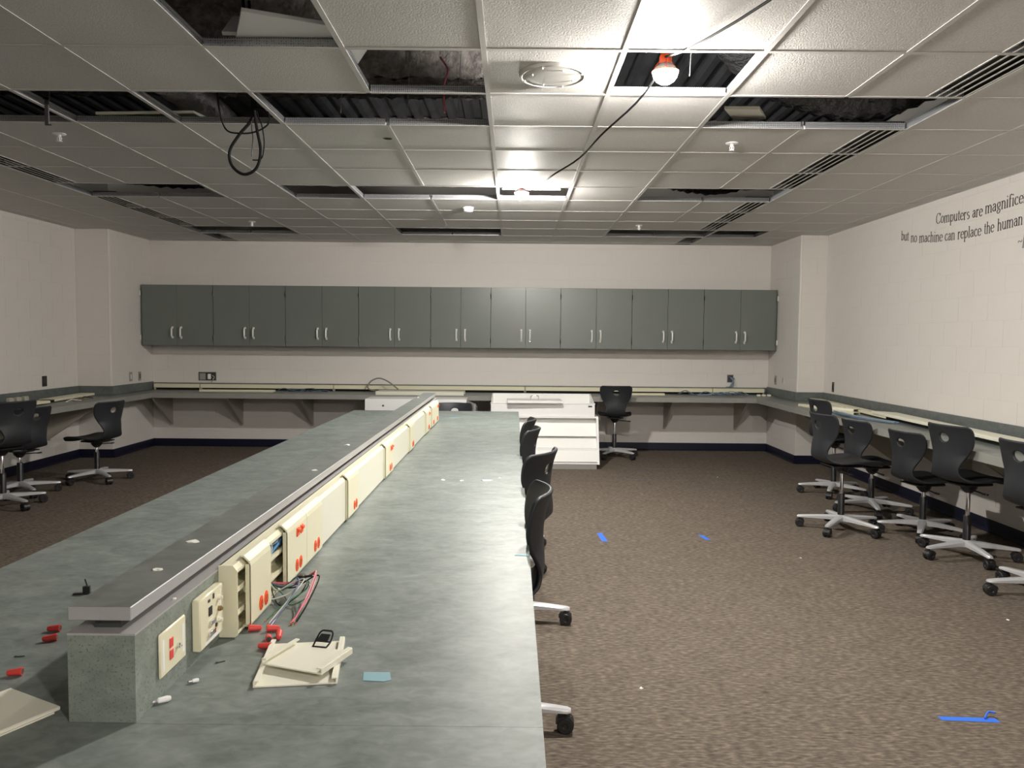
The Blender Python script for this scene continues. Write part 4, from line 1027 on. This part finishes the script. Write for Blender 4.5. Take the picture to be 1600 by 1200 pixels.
# ------------------------------------------------------------------ boxes and plates on the walls
t = thing('open_wall_box', 'open double electrical box with grey wires at left of the back wall', 'electrical box', (-4.145, YB - .0045, .870))
W, H = .235, .115
MB().box(0, W, 0, .004, 0, .006).box(0, W, 0, .004, H - .006, H).box(0, .006, 0, .004, .006, H - .006).box(W - .006, W, 0, .004, .006, H - .006).build('frame', M['grey_metal'], t, smooth=False)
MB().box(.006, W - .006, .002, .0042, .006, H - .006).build('inside', M['dark_grey'], t, smooth=False)
MB().box(.015, .095, -.004, .002, .012, .098, .003).build('device', M['plate_grey'], t); MB().box(.125, .165, -.012, .002, .020, .09, .004).build('device', M['white'], t)
MB().tube(spline([(.17, -.004, .05), (.20, -.02, .02), (.17, -.025, -.03), (.13, -.03, -.060)], 5), .004, 6).build('wire', M['grey_cable'], t)
MB().tube(spline([(.18, -.004, .07), (.215, -.015, .05), (.20, -.02, .015)], 5), .004, 6).build('wire', M['white_wire'], t)
t = thing('cable_box', 'open wall box with blue cables hanging out, right of the back wall', 'electrical box', (2.83, YB - .0045, .905))
MB().box(0, .085, 0, .004, 0, .105).build('frame', M['grey_metal'], t, smooth=False); MB().box(.008, .077, -.001, .002, .008, .097).build('inside', M['dark_grey'], t, smooth=False)
for i in range(6):
    x = .02 + .009 * i
    MB().tube(spline([(x, -.002, .085 - .008 * i), (x + .02, -.03, .06), (.075 - .004 * i, -.035, .0), (.055 - .006 * i, -.03, -.05), (.03 - .01 * i, -.02, -.055)], 6), .0055, 6).build('cable', M['lightblue_wire' if i % 2 else 'blue_wire'], t)
MB().tube(spline([(.06, -.004, .06), (.095, -.02, .02), (.105, -.02, -.045)], 5), .004, 6).build('cable', M['white_wire'], t)
def small_plate(x, y, z, rot, label, m='plate_grey', hole='dark_grey', w=.070, h=.115):
    t = thing('wall_plate', label, 'wall plate', (x, y, z), rot, 'small plates on the walls')
    MB().box(-w / 2, w / 2, -.006, 0, -h / 2, h / 2, .002).build('plate', M[m], t)
    MB().box(-.012, .012, -.0085, -.005, -.030, .030, .002).build('insert', M[hole], t)
    for s in (-1, 1): MB().lathe([(.003, -.0058), (.003, -.0075), (.0005, -.008)], 8, (0, 0, s * h * .42), 'y').build('screw', M['chrome'], t)
small_plate(XPR - .0005, 10.025, .958, -math.pi / 2, 'grey switch plate on the right pilaster nearest the back wall')
small_plate(XPR - .0005, 9.74, .973, -math.pi / 2, 'pale wall plate on the right pilaster farther from the back wall', 'wall_smooth', 'plate_grey', .07, .09)
small_plate(XPL + .0005, 9.728, .945, math.pi / 2, 'pale switch plate on the left pilaster farther from the back wall', 'plate_grey', 'cream')
small_plate(XPL + .0005, 9.962, .940, math.pi / 2, 'grey wall plate on the left pilaster nearest the back wall', 'plate_grey')
small_plate(XL + .0005, 8.60, .945, math.pi / 2, 'black outlet on the left wall above the counter', 'black_plastic', 'dark_grey', .085, .115)
small_plate(XR - .0005, 9.00, .935, -math.pi / 2, 'open dark outlet box on the right wall near the pilaster', 'dark_grey', 'black', .055, .115)

# ------------------------------------------------------------------ lettering on the right wall
def arc(cx, cy, rx, ry, a0, a1, n=12): return [(cx + rx * math.cos(math.radians(a0 + (a1 - a0) * i / n)), cy + ry * math.sin(math.radians(a0 + (a1 - a0) * i / n))) for i in range(n + 1)]
def stem(x, y0, y1): return [(x, y0), (x, (y0 + y1) / 2), (x, y1)]
ASC, DES = 1.52, -.45
def ser(x, y, w=.17, l=1.0, r=1.0): return ('h', x - w * l, x + w * r, y)
GL = {
 'n': (1.08, [stem(.20, 0, 1), arc(.50, .62, .30, .36, 165, 0, 10) + [(.80, .3), (.80, 0)], ser(.20, 0), ser(.80, 0), ser(.20, .97, .17, 1, .2)]),
 'm': (1.66, [stem(.20, 0, 1), arc(.48, .64, .28, .34, 165, 0, 10) + [(.76, .3), (.76, 0)], arc(1.08, .64, .30, .34, 165, 0, 10) + [(1.38, .3), (1.38, 0)], ser(.20, 0), ser(.78, 0), ser(1.38, 0), ser(.20, .97, .17, 1, .2)]),
 'h': (1.08, [stem(.20, 0, ASC), arc(.50, .62, .30, .36, 165, 0, 10) + [(.80, .3), (.80, 0)], ser(.20, 0), ser(.80, 0), ser(.20, ASC - .03, .17, 1, .2)]),
 'u': (1.08, [stem(.80, 0, 1), [(.20, 1), (.20, .7)] + arc(.48, .36, .28, .34, 180, 340, 10), ser(.80, .03, .17, .2, 1), ser(.20, .97, .17, 1, .2), ser(.80, .97, .17, 1, .2)]),
 'r': (.78, [stem(.20, 0, 1), arc(.52, .62, .30, .36, 165, 70, 8), ser(.20, 0), ser(.20, .97, .17, 1, .2), ('d', .63, .88, .085)]),
 'i': (.52, [stem(.24, 0, 1), ser(.24, 0), ser(.24, .97, .17, 1, .2), ('d', .24, 1.36, .105)]),
 'l': (.52, [stem(.24, 0, ASC), ser(.24, 0), ser(.24, ASC - .03, .17, 1, .2)]),
 't': (.64, [[(.26, 1.32), (.26, .7), (.26, .3)] + arc(.45, .24, .19, .21, 180, 300, 8), ('h', .05, .56, .97)]),
 'f': (.66, [[(.26, 0), (.26, .6), (.26, 1.15)] + arc(.50, 1.22, .24, .28, 180, 55, 8), ('h', .05, .55, .97), ser(.26, 0), ('d', .62, 1.42, .085)]),
 'o': (1.02, [arc(.50, .5, .38, .47, 0, 360, 24)]),
 'c': (.90, [arc(.50, .5, .38, .47, 48, 318, 20), ('d', .70, .80, .085)]),
 'e': (.92, [arc(.48, .5, .37, .47, 5, 320, 22), ('h', .13, .84, .54)]),
 'a': (.96, [[(.70, .08), (.70, .4), (.70, .68)] + arc(.44, .70, .26, .26, 0, 150, 10), arc(.40, .29, .26, .26, 75, 330, 14) + [(.70, .30)], [(.38, .55), (.55, .60), (.70, .66)], ser(.74, .04, .14, .2, 1), ('d', .23, .80, .085)]),
 's': (.78, [arc(.40, .74, .24, .22, 40, 240, 10) + arc(.40, .28, .27, .25, 70, -140, 12)]),
 'p': (1.06, [stem(.20, DES, 1), arc(.52, .5, .36, .46, 150, -150, 18), ser(.20, DES), ser(.20, .97, .17, 1, .2)]),
 'b': (1.06, [stem(.20, .03, ASC), arc(.52, .5, .36, .46, 150, -150, 18), ser(.20, ASC - .03, .17, 1, .2)]),
 'g': (1.0, [arc(.46, .66, .30, .31, 0, 360, 20), [(.30, .40), (.24, .27), (.34, .17), (.62, .13), (.78, -.02), (.72, -.26), (.46, -.40), (.20, -.34), (.12, -.18), (.24, -.02), (.36, .08)], [(.66, .88), (.80, .96), (.92, .95)]]),
 'C': (1.36, [arc(.72, .72, .58, .73, 42, 322, 26), stem(1.20, 1.02, 1.42), ]),
 'I': (.5, [[(.10, -.2), (.20, .6), (.32, 1.5)], ('h', -.05, .28, -.2)]),
 '~': (.9, [[(.05, .42), (.15, .58), (.28, .62), (.45, .52), (.60, .44), (.74, .50), (.84, .66)]]),
}
XH, PT, PN = .0605, .175, .068                   # x-height (m), pen thick / thin in x-heights
def glyph_mesh(ch, sx):
    """broad-nib strokes -> 1.2 mm raised vinyl; local x along the wall, z up"""
    mb = MB(); yq = -.0012
    def strip(pts):
        n = len(pts); L, R = [], []
        for i, p in enumerate(pts):
            a_ = pts[max(0, i - 1)]; b2 = pts[min(n - 1, i + 1)]
            dx, dy = (b2[0] - a_[0]), (b2[1] - a_[1]); l = math.hypot(dx, dy) or 1
            dx /= l; dy /= l; w = PN + (PT - PN) * abs(dy) ** 1.3
            L.append((p[0] - dy * w / 2, p[1] + dx * w / 2)); R.append((p[0] + dy * w / 2, p[1] - dx * w / 2))
        P = L + R[::-1]; m_ = len(P)
        v = [(x * XH * sx, yq, y * XH) for x, y in P] + [(x * XH * sx, 0, y * XH) for x, y in P]
        f = [[i, i + 1, m_ - 2 - i, m_ - 1 - i] for i in range(n - 1)] + [[i, (i + 1) % m_, m_ + (i + 1) % m_, m_ + i] for i in range(m_)]
        mb.add(v, f)
    for s in GL[ch][1]:
        if s[0] == 'h': strip([(s[1], s[3]), (s[2], s[3])])
        elif s[0] == 'd':
            P = arc(s[1], s[2], s[3], s[3], 0, 330, 11); n = len(P)
            mb.add([(x * XH * sx, yq - .0001, y * XH) for x, y in P], [list(range(n))])
        else: strip(s)
    return mb.mesh('letter', M['ink' if ch not in '~I' else 'ink_grey'], smooth=False, fix=False)
quote = thing('wall_quote', 'black serif quotation lettered high on the right wall', 'lettering', (XR - .0008, 6.5, 2.4), -math.pi / 2)
WORDS = [('Computers', 6.924, 2.492, 6.415, 2.457), ('are', 6.379, 2.46, 6.239, 2.454), ('magnificent', 6.208, 2.464, 5.651, 2.473),
         ('but', 7.532, 2.426, 7.386, 2.401), ('no', 7.349, 2.387, 7.235, 2.37), ('machine', 7.20, 2.364, 6.806, 2.325), ('can', 6.772, 2.325, 6.613, 2.316),
         ('replace', 6.577, 2.314, 6.246, 2.302), ('the', 6.211, 2.307, 6.081, 2.308), ('human', 6.041, 2.309, 5.741, 2.317), ('~', 5.787, 2.165, 5.738, 2.165), ('I', 5.734, 2.16, 5.704, 2.16)]
for wd, ya, za, yb, zb_ in WORDS:
    tot = sum(GL[c][0] for c in wd); sx = (ya - yb) / (tot * XH); x = 0.0
    for c in wd:
        f = (x + GL[c][0] / 2) / tot; y = ya + (yb - ya) * x / tot; z = za + (zb_ - za) * f
        link('letter', glyph_mesh(c, sx), quote, (6.5 - y, 0, z - 2.4)); x += GL[c][0]
